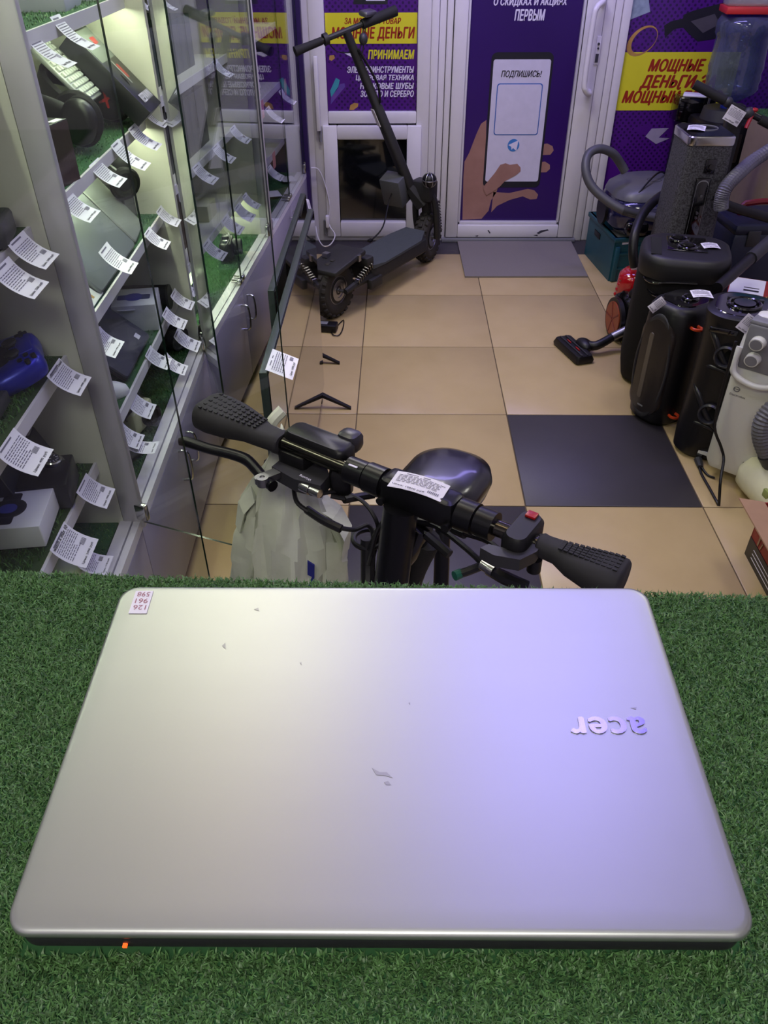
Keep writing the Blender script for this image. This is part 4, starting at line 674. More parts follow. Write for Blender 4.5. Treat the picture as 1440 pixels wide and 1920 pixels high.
quad_tag('price tag leaning on the medium speaker\'s shoulder', [(1238, 554), (1247, 565), (1228, 592), (1217, 577)], dict(Y=2.66))
# angular twin-port speaker
BM = T(1.155, 2.495, 0) @ RZ(-24); t = thing('party_speaker', 'black angular speaker with two bass ports beside the heater', 'speaker', BM)
MB().rloft([(0, 0, .18, .20, .07, 0), (0, 0, .215, .235, .08, .02), (0, 0, .22, .24, .085, .08), (0, 0, .21, .23, .08, .30), (0, 0, .215, .235, .085, .50), (0, 0, .225, .245, .09, .53), (0, 0, .225, .245, .09, .548), (0, 0, .20, .22, .08, .555)], k=8).obj('cabinet', M_black, t, 60)
tp = MB().rloft([(0, 0, .18, .20, .07, .5545), (0, 0, .175, .195, .07, .557)], k=6).obj('control_panel', M_gloss, t); MB().torus((.0, .0, .56), .05, .007).cyl((0, 0, .556), (0, 0, .566), .035).obj('dial', M_gloss, tp)
for x, y in ((-.05, .04), (.05, .05), (.06, -.04)): MB().cyl((x, y, .556), (x, y, .563), .008).obj('button', M_dgrey, tp)
for z in (.42, .20):
    MB().lathe([(.030, -.03), (.031, .012), (.026, .016), (.022, .010), (.021, -.03)], 24, T(-.01, -.118, z) @ RZ(-10) @ RX(84) @ Matrix.Scale(1.25, 4)).obj('bass_port', mat('port_satin', '#2b2b30', .3), t); MB().lathe([(.0005, 0), (.021, 0)], 20, T(-.01, -.119, z) @ RZ(-10) @ RX(84) @ Matrix.Scale(1.2, 4)).obj('port_hole', mat('deep_black', '#060606', .9), t)
    MB().tube([(-.098, -.055, z+.095), (-.065, -.100, z+.06), (-.02, -.116, z-.01), (.03, -.118, z-.06), (.085, -.095, z-.085)], [.005, .013, .012, .008, .003], 8, 5).obj('relief_ridge', mat('black_satin', '#1c1c20', .3), t, 60)
    MB().tube([(-.095, -.06, z-.065), (-.05, -.108, z-.05), (.0, -.119, z-.055), (.05, -.115, z-.085)], [.003, .008, .008, .003], 8, 5).obj('relief_ridge', mat('black_satin', '#1c1c20', .3), t, 60)
MB().box((-.04, -.118, .505), (.09, .012, .02), bev=.004).obj('top_slot', M_gloss, t)
quad_tag('price tag on the corner of the angular speaker', [(1294, 544), (1330, 544), (1340, 559), (1300, 556)], dict(Z=.562))
# oil radiator
M_hw = mat('heater_white', '#d8d8d2', .35, var=.02); HM = T(1.172, 2.272, 0) @ RZ(-39) @ Matrix.Diagonal((1.15, 1, 1, 1)); t = thing('oil_heater', 'white oil radiator with a grey control head and two knobs', 'heater', HM)
MB().rloft([(0, 0, .135, .05, .02, .045), (0, 0, .155, .07, .03, .07), (0, 0, .155, .07, .03, .50), (0, .01, .15, .07, .03, .56), (0, .03, .12, .05, .02, .60)], k=5).obj('front_cover', M_hw, t, 60)
MB().box((-.005, -.033, .51), (.115, .014, .15), bev=.01).box((-.005, .0, .588), (.12, .07, .02), bev=.008).obj('control_head', M_grey, t)
for z in (.535, .48): k = MB().cyl((-.025, -.038, z), (-.025, -.066, z), .021, .019, n=24).obj('knob', M_hw, t); MB().cyl((-.025, -.0655, z), (-.025, -.0675, z), .016, n=24).obj('knob_cap', M_grey, k)
MB().tube([(-.07, -.03, .50), (-.072, -.045, .45), (-.055, -.055, .415), (0, -.06, .40), (.05, -.055, .415), (.06, -.045, .46), (.06, -.035, .51)], .010, 8, 5).obj('cable_hook', M_hw, t, 60)
for z0 in (.52, .44, .09):
    for i in range(4): MB().box((.035+.010*i, -.0358, z0), (.003, .003, .045)).obj('vent_slot', mat('slot_dark', '#77746c', .7), t)
for i in range(7): MB().rloft([(0, .07+.04*i, .14, .016, .006, .07), (0, .07+.04*i, .15, .018, .007, .09), (0, .07+.04*i, .15, .018, .007, .54), (0, .07+.04*i, .13, .016, .006, .57)], k=2).obj('fin', mat('heater_fin', '#b4b2ac', .35, var=.05), t)
for y in (.06, .28): MB().box((0, y, .04), (.24, .03, .012)).obj('foot', M_hw, t); 
for y in (.06, .28):
    for x in (-.11, .11): MB().cyl((x-.008, y, .02), (x+.008, y, .02), .02).obj('castor', M_black, t)
text('brand_lettering', 'Electrolux', M_grey, t, Matrix(((1, 0, 0, -.06), (0, 0, -1, -.0362), (0, 1, 0, .335), (0, 0, 0, 1))), .045, .008); MB(Matrix(((1, 0, 0, -.045), (0, 0, -1, -.0355), (0, 1, 0, .36), (0, 0, 0, 1)))).torus((0, 0, 0), .008, .0015).box((0, 0, 0), (.016, .002, .001)).obj('round_logo', M_grey, t)
cp = [at(1380, 640, Y=2.27), at(1352, 740, Y=2.26), at(1340, 800, Y=2.25), at(1352, 838, Y=2.24), at(1357, 862, Y=2.22), at(1351, 900, Z=.09), at(1348, 945, Z=.006), at(1345, 942, Z=.006), at(1330, 915, Z=.006), at(1315, 888, Z=.006), at(1311, 872, Z=.01)]
W = HM.inverted(); MB().tube([W @ p for p in cp], .0045, 8, 4).obj('power_cord', M_black, t); MB().tube([W @ at(1309, 862, Z=.012), W @ at(1313, 876, Z=.012)], [.014, .009], 8).obj('plug', M_dgrey, t); MB().tube([W @ at(1313, 872, Z=.012), W @ at(1326, 890, Z=.006), W @ at(1340, 896, Z=.006)], .004, 8).obj('cord_loop', M_black, t)
quad_tag('price tag stuck on top of the white radiator', [(1406, 588), (1430, 606), (1402, 628), (1377, 613)], dict(Y=2.31), 'Цена: 2990 руб')
# white vacuum cleaner with ribbed hose
t = thing('vacuum_cleaner', 'cream white vacuum cleaner with a ribbed grey hose behind the carton', 'vacuum cleaner', T(1.275, 2.115, 0) @ RZ(10)); M_vw = mat('vac_cream', '#d6d4b4', .35)
MB().rloft([(0, 0, .17, .23, .04, .03), (0, 0, .20, .26, .045, .05), (0, 0, .20, .26, .045, .10), (.01, .02, .16, .20, .04, .14), (.01, .03, .1, .12, .03, .155)], k=5).obj('body', M_vw, t, 60); MB().box((-.04, -.13, .10), (.07, .03, .04), M=RZ(12), bev=.006).obj('window', mat('vac_window', '#1c1840', .1, coat=.8), t)
MB().box((-.094, -.06, .11), (.012, .03, .03), bev=.003).obj('catch', mat('vac_green', '#8f9a5a', .4), t)
for sx in (-1, 1): MB().cyl((.09*sx, -.10, .025), (.115*sx, -.10, .025), .025).obj('wheel', M_black, t)
hs = [(-.02, .03, .15), (-.06, .04, .20), (-.10, .045, .27), (-.105, .05, .33), (-.06, .06, .365), (.06, .08, .35), (.2, .05, .30)]; hp = smooth_path(hs, 12); MB().tube(hp, [.028+.004*(i % 2) for i in range(len(hp))], 14, 1).obj('ribbed_hose', mat('hose_midgrey', '#63636a', .4), t, 10); MB().tube([hs[0], hs[1]], [.038, .034], 14).obj('hose_cuff', M_dgrey, t)
# open red carton
M_cardb = mat('cardboard', '#a98668', .8, hex2='#9c7a5e', scale=30); M_redc = mat('red_carton', '#8f2a22', .5, var=.1); t = thing('open_carton', 'open red and black tool carton with brown flaps', 'box', T(1.098, 1.45, 0)); bw, bd, bh = .40, .425, .20
MB().box((0.002, bd/2, bh/2), (.004, bd, bh)).box((bw, bd/2, bh/2), (.004, bd, bh)).box((bw/2, 0, bh/2), (bw, .004, bh)).box((bw/2, bd, bh/2), (bw, .004, bh)).box((bw/2, bd/2, .004), (bw, bd, .004)).obj('carton', M_redc, t)
MB().box((-.001, bd/2, .035), (.002, bd, .07)).obj('black_band', M_boxblk, t)
for i in range(3): MB().box((-.0024, bd*.55+.0, .02+.015*i), (.0012, bd*.7, .002)).obj('print_line', M_paper, t)
for i in range(4):
    yy = bd-.06-.09*i; MB(Matrix(((0, 0, -1, -.001), (-1, 0, 0, yy), (0, 1, 0, .10), (0, 0, 0, 1)))).prism([(-.012, -.025), (-.004, -.025), (-.002, .01), (.02, .012), (.02, .02), (-.012, .022)], 0, .0012).prism([(.008, -.025), (.013, -.025), (.02, .0), (.014, .002)], 0, .0012).obj('tool_icon', M_cardb, t, 0)
MB(T(0, bd/2, bh) @ RY(10)).box((-.04, 0, .002), (.08, bd, .004)).obj('flap', M_cardb, t); MB(T(bw/2, bd, bh) @ RX(-35)).box((.03, .04, .002), (bw*.8, .08, .004)).obj('flap', M_cardb, t)
# red vacuum cleaner and its nozzle
t = thing('vacuum_cleaner', 'red bagless vacuum cleaner with brown wheels behind the speakers', 'vacuum cleaner', T(1.10, 3.43, 0) @ RZ(8))
for sx in (-1, 1):
    wl = MB().cyl((.085*sx, 0, .095), (.105*sx, 0, .095), .095, n=32).obj('wheel', M_black, t); MB().cyl((.105*sx, 0, .095), (.110*sx, 0, .095), .078, n=32).obj('wheel_disc', mat('wheel_brown', '#8a3d20', .4), wl)
    for a in range(5): MB(T(.1105*sx, 0, .095) @ RX(72*a)).box((0, .04, 0), (.002, .07, .006)).obj('spoke', M_dred, wl)
MB().rloft([(0, 0, .15, .2, .06, .03), (0, .02, .165, .24, .07, .07), (0, .03, .16, .22, .07, .17), (0, .04, .12, .16, .05, .21)], k=5).obj('motor_body', M_gloss, t, 60)
MB().lathe([(.05, 0), (.065, .02), (.066, .13), (.05, .15), (.02, .155)], 24, T(-.01, .10, .14) @ RX(12)).obj('dust_cup', mat('red_gloss', '#a8101a', .12, coat=.8), t, 60)
for i in range(4): MB().ell((-.066, .10-.01*i, .17+.028*i), (.014, .016, .012)).obj('cyclone_rib', mat('red_gloss', '#a8101a', .12, coat=.8), t)
MB().ell((-.03, -.02, .215), (.03, .03, .03)).obj('cable_button', M_black, t)
W = t.matrix_world.inverted(); MB().tube([W @ at(x, y, Y=yy) for x, y, yy in ((1256, 358, 3.76), (1230, 374, 3.70), (1205, 402, 3.60), (1190, 440, 3.50), (1187, 475, 3.46), (1190, 500, 3.45))], .021, 12, 4).obj('hose', M_black, t, 60)
quad_tag('price tag on the red vacuum cleaner', [(1180, 501), (1197, 501), (1196, 512), (1187, 513)], dict(Y=3.5))
nz0 = at(1075, 655, Z=.02); t = thing('floor_nozzle', 'black vacuum floor nozzle with red details lying on the tiles', 'vacuum nozzle', T(nz0.x, nz0.y, 0) @ RZ(-72) @ Matrix.Scale(1.15, 4)); 
MB().rloft([(0, 0, .20, .075, .012, .004), (0, 0, .205, .08, .014, .014), (0, 0, .19, .065, .012, .032)], k=3).obj('shoe', M_black, t, 40); MB().box((0, .012, .034), (.18, .006, .004)).box((0, -.012, .034), (.18, .006, .004)).obj('ridge', M_dgrey, t)
for x in (-.04, .03): MB().box((x, 0, .0345), (.03, .004, .003)).obj('red_mark', M_red, t)
W = t.matrix_world.inverted(); a = W @ at(1100, 655, Z=.03); b_ = W @ at(1118, 648, Z=.045); c = W @ at(1148, 632, Z=.07); d = W @ at(1172, 620, Z=.095); MB().ell((.0, .045, .03), (.045, .03, .024)).obj('swivel', M_black, t); MB().tube([(0, .05, .03), b_, c], [.02, .018, .017], 12).obj('elbow', M_black, t); MB().tube([c, d, d+(d-c)*3], .0175, 14).obj('steel_tube', M_steel, t)
# behind: tool case, cartons, wand, hoses
t = thing('tool_case', 'dark blue tool case with grey clasps at the right edge', 'case', T(1.70, 3.70, 0) @ RZ(4)); MB().box((0, 0, .22), (.42, .30, .44), bev=.02).obj('case_body', mat('case_navy', '#1a2036', .45, var=.15), t); MB().box((0, 0, .455), (.42, .30, .05), bev=.02).obj('lid', mat('case_navy', '#1a2036', .45, var=.15), t); MB().tube([(-.13, 0, .47), (-.12, 0, .53), (.12, 0, .53), (.13, 0, .47)], .014, 8, 3).obj('carry_handle', M_dred, t)
for x in (-.12, .08): MB().box((x, -.152, .42), (.06, .012, .07), bev=.006).obj('clasp', M_dgrey, t)
carton('product_carton', 'white and red product carton behind the angular speaker', 'box', T(1.47, 3.13, 0) @ RZ(-24), .20, .30, .34, M_redc, [(M_boxwhite, .02, .7, .15, .98), (M_blk_ink, .3, .6, .5, .56), (M_blk_ink, .3, .6, .62, .65), (M_gold, .75, .95, .2, .4)]); carton('product_carton', 'red carton with white corner next to the wand', 'box', T(1.70, 3.02, 0) @ RZ(-18), .22, .26, .32, M_redc, [(M_boxwhite, .0, .5, .1, .9), (M_gold, .1, .3, .3, .7)])
t = thing('drum_speaker', 'black round-topped speaker at the photo\'s right edge', 'speaker', T(1.50, 2.80, 0)); MB().lathe([(.11, 0), (.125, .03), (.125, .38), (.115, .43), (.09, .445), (1e-4, .447)], 32).obj('cabinet', M_black, t, 60); MB().torus((0, 0, .445), .06, .006).obj('dial', M_gloss, t); MB().box((.0, .03, .449), (.05, .02, .004)).obj('button', M_dgrey, t)
t = thing('vacuum_wand', 'black vacuum wand lying across the red cartons', 'vacuum wand', T(0, 0, 0)); a = at(1345, 540, Y=2.80); b_ = at(1450, 447, Y=3.15); MB().tube([a, a.lerp(b_, .6)], .021, 12).obj('tube', M_black, t); MB().tube([a.lerp(b_, .58), b_], .025, 12).obj('sleeve', M_dgrey, t)
hp = [at(x, y, Y=yy) for x, y, yy in ((1352, 392, 3.38), (1353, 372, 3.38), (1362, 350, 3.39), (1385, 325, 3.45), (1412, 302, 3.6), (1452, 276, 3.65))]; t = thing('ribbed_hose', 'grey ribbed vacuum hose arching over the tool case', 'hose', I4); P = smooth_path(hp, 16); MB().tube(P, [.027+.003*(i % 2) for i in range(len(P))], 14, 1).obj('hose', mat('hose_lilac', '#5a5866', .4), t, 10)
t = thing('black_hose', 'black corrugated hose lying in front of the tool case', 'hose', I4); MB().tube([at(x, y, Y=yy) for x, y, yy in ((1346, 366, 3.42), (1352, 378, 3.4), (1372, 388, 3.4), (1405, 398, 3.42), (1452, 412, 3.45))], .020, 12, 4).obj('hose', M_black, t)
# water cooler with upturned bottle
M_bot = glassmat('bottle_plastic', '#a2aed8', .06, .02, dirt=.4, dcol=(.26, .30, .42)); BX, BY = 1.672, 4.45; t = thing('water_cooler', 'black water cooler standing in the corner behind the speakers', 'cooler', T(BX, BY, 0)); MB().box((0, 0, .365), (.28, .28, .73), bev=.02).obj('cabinet', M_black, t); MB().lathe([(.10, 0), (.12, .0), (.11, .05), (.06, .05)], 24, T(0, 0, .73)).obj('collar', M_dgrey, t); MB().box((-.02, -.155, .62), (.16, .012, .14), bev=.006).obj('tap_panel', M_gloss, t); MB().box((-.10, -.155, .72), (.06, .10, .012), bev=.004).obj('drip_tray', M_paper, t)
t = thing('water_bottle', 'upturned blue plastic water bottle on the cooler', 'bottle', T(BX, BY, .775) @ Matrix.Diagonal((1, 1, .88, 1)))
MB().lathe([(.028, 0), (.03, .03), (.055, .045), (.115, .085), (.13, .11), (.126, .135), (.131, .16), (.126, .185), (.132, .215), (.128, .24), (.124, .36), (.134, .375), (.136, .43), (.12, .46), (.05, .47), (1e-4, .465)], 40).obj('bottle_wall', M_bot, t, 60); MB().lathe([(.03, -.01), (.03, .02)], 20).obj('neck_cap', mat('cap_blue', '#2a3fae', .4), t)
t = thing('gift_set', 'red card tray with clear window lying on the water bottle', 'box', T(BX-.02, BY-.02, 1.193) @ RZ(-6)); MB().box((0, 0, .014), (.22, .17, .028), bev=.003).obj('tray', mat('bright_red', '#c22a2c', .4), t); MB().box((0, .02, .05), (.20, .11, .045), bev=.006).obj('clear_window', glassmat('film', '#d8dcc8', .08, .05, dirt=.5), t); MB().tube([(.03, .0, .08), (.06, -.03, .09), (.09, 0, .09)], .004, 6).obj('ribbon', M_paper, t)
# second scooter: only its handlebar and column rise above the goods
SX = at(1385, 205, Y=3.9); t = thing('electric_scooter', 'black electric scooter parked behind the goods with a red brake', 'scooter', T(1.58, 3.99, 0)); W = t.matrix_world.inverted(); A = W @ at(1302, 158, Y=3.95); B = W @ at(1452, 238, Y=3.85); mid = A.lerp(B, .52)
MB().tube([A, B], .012, 10).obj('handlebar', M_black, t); MB().tube([A, A.lerp(B, .38)], .020, 14).obj('grip', M_rubber, t); MB().tube([A.lerp(B, .82), B], .020, 14).obj('grip', M_rubber, t); MB().ell(A.lerp(B, .42), (.022, .02, .022)).obj('clamp', M_dgrey, t); MB().ell(A.lerp(B, .68), (.026, .024, .026)).obj('clamp', M_dgrey, t); MB().tube([A.lerp(B, .73)+Vector((0, 0, .02)), A.lerp(B, .72)+Vector((-.02, -.02, -.05))], .009, 8).ell(A.lerp(B, .73)+Vector((0, 0, .022)), (.018, .014, .01)).obj('brake_lever', M_red, t)
MB().box(tuple(mid.lerp(Vector((mid.x*.3, .02, .14)), .5)), (.07, .06, (mid.z-.14)), bev=.01).obj('column', M_black, t); MB().cyl((-.02, .02, .04), (-.02, .02, .22), .03).obj('fork', M_black, t); MB().box((-.01, .14, .12), (.12, .26, .07), bev=.01).obj('deck', M_black, t); MB().torus((0, 0, 0), .085, .03, T(-.02, .02, .115) @ RX(90) @ RZ(0)).obj('tyre', M_rubber, t)
quad_tag('price tag hanging from the second scooter\'s handlebar', [(1372, 195), (1399, 211), (1383, 239), (1355, 223)], dict(Y=3.83))
t = thing('coffee_maker', 'black coffee maker with a white flap in front of the yellow poster', 'appliance', T(1.575, 4.665, 0)); MB().box((0, 0, .34), (.13, .11, .68), bev=.01).obj('stand', M_boxblk, t); MB().box((0, 0, .74), (.20, .12, .12), bev=.012).obj('housing', M_gloss, t); MB().box((.0, -.03, .805), (.12, .08, .012), M=RZ(-20), bev=.005).obj('flap', M_paper, t); MB().cyl((.05, -.08, .69), (.05, -.08, .80), .006).obj('steel_bar', M_chrome, t)
t = thing('side_cabinet', 'beige low cabinet with green turf top in the right corner', 'cabinet', T(1.91, 4.09, 0)); MB().box((0, 0, .40), (.34, .38, .80)).obj('body', mat('beige_panel', '#8e7c6c', .6), t); g = np.random.default_rng(8); n = 4000; blades('turf', np.stack([g.uniform(-.17, .17, n), g.uniform(-.19, .19, n), np.full(n, .80)], 1), .014, .002, .8, M_turf2, t, 3, .4); MB().box((0, 0, .803), (.34, .38, .006)).obj('turf_mat', M_turfbase, t)
t = thing('backpack', 'teal backpack standing on the beige side cabinet', 'bag', T(1.93, 4.11, .81)); MB().rloft([(0, 0, .22, .20, .05, 0), (0, 0, .26, .24, .07, .05), (0, 0, .25, .22, .07, .30), (0, .01, .18, .14, .05, .40)], k=5).obj('sack', mat('teal_cloth', '#17606e', .8, var=.15, bump=.3, bscale=80), t, 60); MB().rloft([(0, -.12, .18, .05, .02, .04), (0, -.13, .19, .06, .025, .08), (0, -.12, .17, .05, .02, .2)], k=4).obj('front_pocket', mat('teal_cloth', '#17606e', .8), t, 60); MB().tube([(-.03, .02, .39), (-.03, .03, .43), (.03, .03, .43), (.03, .02, .39)], .008, 6).obj('loop', M_black, t)
# ---------------------------------------------------------------- televisions leaning by the cabinets
M_scr = glassmat('tv_screen_gloss', '#000000', .045, .015); M_tv = mat('tv_bezel', '#3d4542', .35, .4, var=.1)
def screenmat():
    m = mat('tv_panel', '#050505', .05, var=.3); b = m.node_tree.nodes['Principled BSDF']; b.inputs['Specular IOR Level'].default_value = .5; b.inputs['Coat Weight'].default_value = 1.0; b.inputs['Coat Roughness'].default_value = .02; return m
def television(label, x, y0, y1, h, z0, foot=True, tilt=0):
    L = y1-y0; t = thing('television', label, 'television', T(x, y0, 0) @ RY(tilt)); b = .011
    MB().box((-.012, L/2, z0+h/2), (.020, L, h), bev=.002).obj('panel_frame', M_tv, t); MB().box((-.0022, L/2, z0+h/2), (.005, L-.006, h-.012)).obj('screen', screenmat(), t, 0)
    MB().box((-.035, L/2, z0+h*.35), (.03, L*.7, h*.5), bev=.012).obj('back_housing', M_black, t)
    for y in (.12, L-.09):
        f = MB(); 
        for s in (-1, 1): f.loft([[(-.01, y-.012, .05), (-.01, y+.012, .05), (-.01+s*.004, y+.012, .062), (-.01+s*.004, y-.012, .062)], [(s*.115, y-.02-.008, .0), (s*.115, y-.02+.008, .0), (s*.115, y-.02+.008, .008), (s*.115, y-.02-.008, .008)]])
        f.obj('foot', M_black, t); MB().box((-.01, y, z0-.005), (.016, .024, .05)).obj('foot_bracket', M_black, t)
    return t
television('large television facing the aisle with its screen mirroring the floor', -.302, 1.63, 2.86, .71, .048)
television('second television standing behind the large mirroring one', -.372, 2.26, 3.25, .66, .04)
P = [at(x, y, X=-.318) for x, y in ((510, 656), (563, 665), (546, 712), (501, 691))]; quad_tag('price tag hung on the near corner of the large television', [at(501, 691, Z=.770), at(509, 657, Z=.770), at(563, 667, Z=.745), at(546, 712, Z=.745)], dict(Z=.77), 'Цена: 16990 руб')
quad_tag('folded price tag on the far end of the rear television', [at(575, 372, X=-.36), at(580, 378, X=-.36), at(589, 404, X=-.345), at(583, 405, X=-.345)], dict(X=-.36))
p = at(617, 612, Z=.02); t = thing('power_adapter', 'small black power adapter on the floor behind the television', 'adapter', T(p.x-.02, p.y, 0) @ RZ(-8)); MB().box((0, 0, .02), (.12, .06, .036), bev=.006).obj('case', M_black, t); MB().box((-.01, 0, .0385), (.05, .03, .001)).obj('sticker', M_grey, t); W = t.matrix_world.inverted(); MB().tube([(.06, 0, .015), W @ at(632, 612, Z=.006), W @ at(644, 600, Z=.006), W @ at(643, 615, Z=.006), W @ at(636, 628, Z=.006), W @ at(625, 628, Z=.006), W @ at(619, 618, Z=.006)], .0028, 6, 4).obj('lead', M_black, t)
# ---------------------------------------------------------------- electric scooter by the window
RW = Vector((-.312, 3.652, 0)); FW = Vector((.163, 4.411, 0)); hd = (FW-RW).normalized(); SM = frame(RW, hd, Vector((-hd.y, hd.x, 0))); t = thing('electric_scooter', 'dusty black off-road electric scooter parked at the shop window', 'scooter', SM); WB = (FW-RW).length; W = SM.inverted(); r0 = .138
M_dust = mat('dusty_black', '#151517', .6, hex2='#262523', scale=20, bump=.1); M_tyre = mat('tyre_rubber', '#1b1a1a', .85, hex2='#3a352f', scale=25); M_deck = mat('deck_grey', '#3f4446', .85, var=.15, bump=.4, bscale=250)
def wheel(x, rt, rim_m, steer=0):
    Mw = T(x, 0, r0) @ RZ(steer) @ RX(90); ty = MB(Mw).torus((0, 0, 0), .096, .040, n=36, m=12).obj('tyre', M_tyre, t)
    mb = MB()
    for i in range(22):
        for j, (zz, rr_) in enumerate(((-.026, .124), (0, .135), (.026, .124))):
            mb.box((0, 0, 0), (.018, .022, .020), M=Mw @ RZ(360/22*(i+.5*(j == 1))) @ T(rr_, 0, zz) @ RY(-38*(j-1)), bev=.003, k=1)
    mb.obj('tread_blocks', M_tyre, ty); ty.children[0]['kind'] = 'stuff'
    rm = MB(Mw).lathe([(.066, -.028), (.072, -.026), (.066, -.018), (.03, -.014), (.022, -.03), (.012, -.03), (.012, .03), (.022, .03), (.03, .014), (.066, .018), (.072, .026), (.066, .028)], 32).obj('rim', rim_m, t)
    MB(Mw).torus((0, 0, .027), .068, .003).torus((0, 0, -.027), .068, .003).obj('rim_edge', M_steel, rm); MB(Mw).ring((0, 0, .030), (0, 0, .033), .052, .036).obj('brake_disc', M_steel, rm); MB(Mw).cyl((0, 0, -.06), (0, 0, .06), .008).obj('axle', M_steel, rm)
wheel(0, r0, M_dust); wheel(WB, r0, M_dust, 8)
MB().rloft([(.47, 0, .50, .17, .02, .115), (.47, 0, .54, .20, .03, .13), (.47, 0, .54, .205, .03, .175), (.47, 0, .53, .20, .03, .19)], k=3).obj('deck_body', M_dust, t); MB().loft([[(x, y, z) for x, y, z in ((.20, -.10, .212), (.20, .10, .212), (.20, .10, .192), (.20, -.10, .192))], [(.30, -.105, .198), (.30, .105, .198), (.30, .105, .188), (.30, -.105, .188)], [(.66, -.10, .20), (.66, .10, .20), (.66, .10, .188), (.66, -.10, .188)], [(.76, -.06, .215), (.76, .06, .215), (.76, .06, .19), (.76, -.06, .19)]]).obj('deck_mat', M_deck, t)
MB().box((.07, 0, .262), (.26, .17, .025), M=RY(-8), bev=.008).box((.185, 0, .23), (.06, .19, .05), bev=.01).obj('rear_bracket', M_dust, t); MB().box((.10, -.085, .275), (.02, .01, .03)).box((.02, .05, .29), (.03, .03, .02)).obj('bracket_bolts', M_steel, t)
for s in (-1, 1):
    MB().tube([(0, .068*s, r0), (.10, .072*s, .15), (.21, .07*s, .15)], [.014, .02, .026], 8).obj('swing_arm', M_dust, t); sp = [(.07+.13*i/40+.0, .085*s+.016*math.cos(i*2*math.pi/5), .165+.05*i/40+.016*math.sin(i*2*math.pi/5)) for i in range(41)]; MB().tube(sp, .0032, 6, 1).obj('coil_spring', mat('spring_steel', '#6f6d6a', .35, 1.0, var=.15), t)
    MB().tube([(WB, .06*s, r0), (WB-.02, .066*s, .24), (WB-.035, .06*s, .34), (WB-.05, .035*s, .40)], [.016, .018, .018, .016], 8).obj('fork_leg', M_dust, t); sp = [(WB+.012-.04*i/50+.017*math.cos(i*2*math.pi/5), -.075*s*1.0, .18+.17*i/50+.008*math.sin(i*2*math.pi/5)) for i in range(51)]; MB().tube(sp, .0034, 6, 1).obj('coil_spring', mat('spring_steel', '#6f6d6a', .35, 1.0, var=.15), t)
MB().box((.21, -.10, .125), (.10, .03, .05), bev=.006).obj('kick_stand_bracket', M_dust, t)
Bp = W @ at(768, 350, Y=4.37); Tp = (W @ at(553, 97, Y=4.08)).lerp(W @ at(742, 20, Y=4.30), .50); MB().tube([(WB-.05, 0, .33), Bp], [.05, .035], 8).box(tuple(Vector((WB-.05, 0, .40))), (.09, .12, .10), bev=.01).obj('folding_joint', M_dust, t); MB().tube([(WB+.005, .0, .22), (WB-.03, 0, .36)], .03, 8).obj('neck', M_dust, t)
zf = zframe(Bp, Tp); Ls = (Tp-Bp).length; MB(zf).rloft([(0, 0, .062, .05, .014, -.05), (0, 0, .056, .046, .014, Ls*.55), (0, 0, .046, .040, .014, Ls*.56), (0, 0, .040, .036, .014, Ls)], k=4).obj('stem', M_dust, t); MB(zf).box((0, -.028, Ls*.50), (.03, .003, .09)).obj('label_plate', M_paper, t)
La = W @ at(553, 97, Y=4.08); Ra = W @ at(742, 20, Y=4.30); bd_ = (Ra-La).normalized(); MB().tube([La+bd_*.02, Ra], .0125, 10).obj('handlebar', M_dust, t)
MB().tube([La, La.lerp(Ra, .12), La.lerp(Ra, .26)], [.022, .018, .017], 12).obj('grip', M_rubber, t); MB().tube([Ra, La.lerp(Ra, .86), La.lerp(Ra, .66)], [.024, .023, .021], 12).obj('grip', M_rubber, t)
MB().tube([La.lerp(Ra, .28), La.lerp(Ra, .32)], .026, 12).obj('lever_clamp', M_dust, t); MB().box((0, 0, 0), (.09, .05, .025), M=T(*(La.lerp(Ra, .72)+Vector((0, 0, .035)))) @ RZ(0) @ RX(10), bev=.01).obj('throttle_display', M_steel, t); MB().ell(La.lerp(Ra, .66)+Vector((-.02, -.02, -.055)), (.022, .02, .026)).obj('bell', M_dgrey, t)
for q in ((.30, .45, -.06), (.68, .5, -.10), (.7, .52, -.13)): MB().tube([La.lerp(Ra, q[0]), La.lerp(Ra, (q[0]+q[1])/2)+Vector((0, -.02, q[2])), Tp.lerp(Bp, .12)], .003, 6, 5).obj('cable', M_black, t)
MB().tube([Tp.lerp(Bp, .10)+Vector((0, -.03, 0)), Tp.lerp(Bp, .3)+Vector((.02, -.045, 0)), Tp.lerp(Bp, .42)+Vector((0, -.03, 0))], .006, 6).obj('cable', M_black, t); MB().tube([W @ at(748, 335, Y=4.33), W @ at(730, 375, Y=4.31), W @ at(718, 425, Y=4.2), W @ at(697, 450, Y=4.15)], .004, 6, 5).obj('cable', M_black, t); MB().box(tuple(W @ at(694, 451, Y=4.14)), (.03, .02, .015), bev=.004).obj('connector', M_black, t)
bx = W @ at(741, 355, Y=4.36); MB().box((0, 0, 0), (.09, .12, .15), M=T(*bx) @ RY(-20), bev=.004).obj('control_box', mat('box_grey', '#55585a', .5, .2), t)
hl = W @ at(805, 338, Y=4.30); MB().ell(hl, (.035, .035, .035)).obj('headlight', M_black, t); MB().torus(tuple(hl), .036, .003, None).obj('lamp_cage', M_steel, t); [MB().torus((0, 0, 0), .037, .0025, T(*hl) @ RX(90) @ RY(a)).obj('lamp_cage', M_steel, t) for a in (0, 60, 120)]
MB().tube([hl, (WB-.04, -.03, .40)], .01, 6).obj('lamp_arm', M_dust, t)
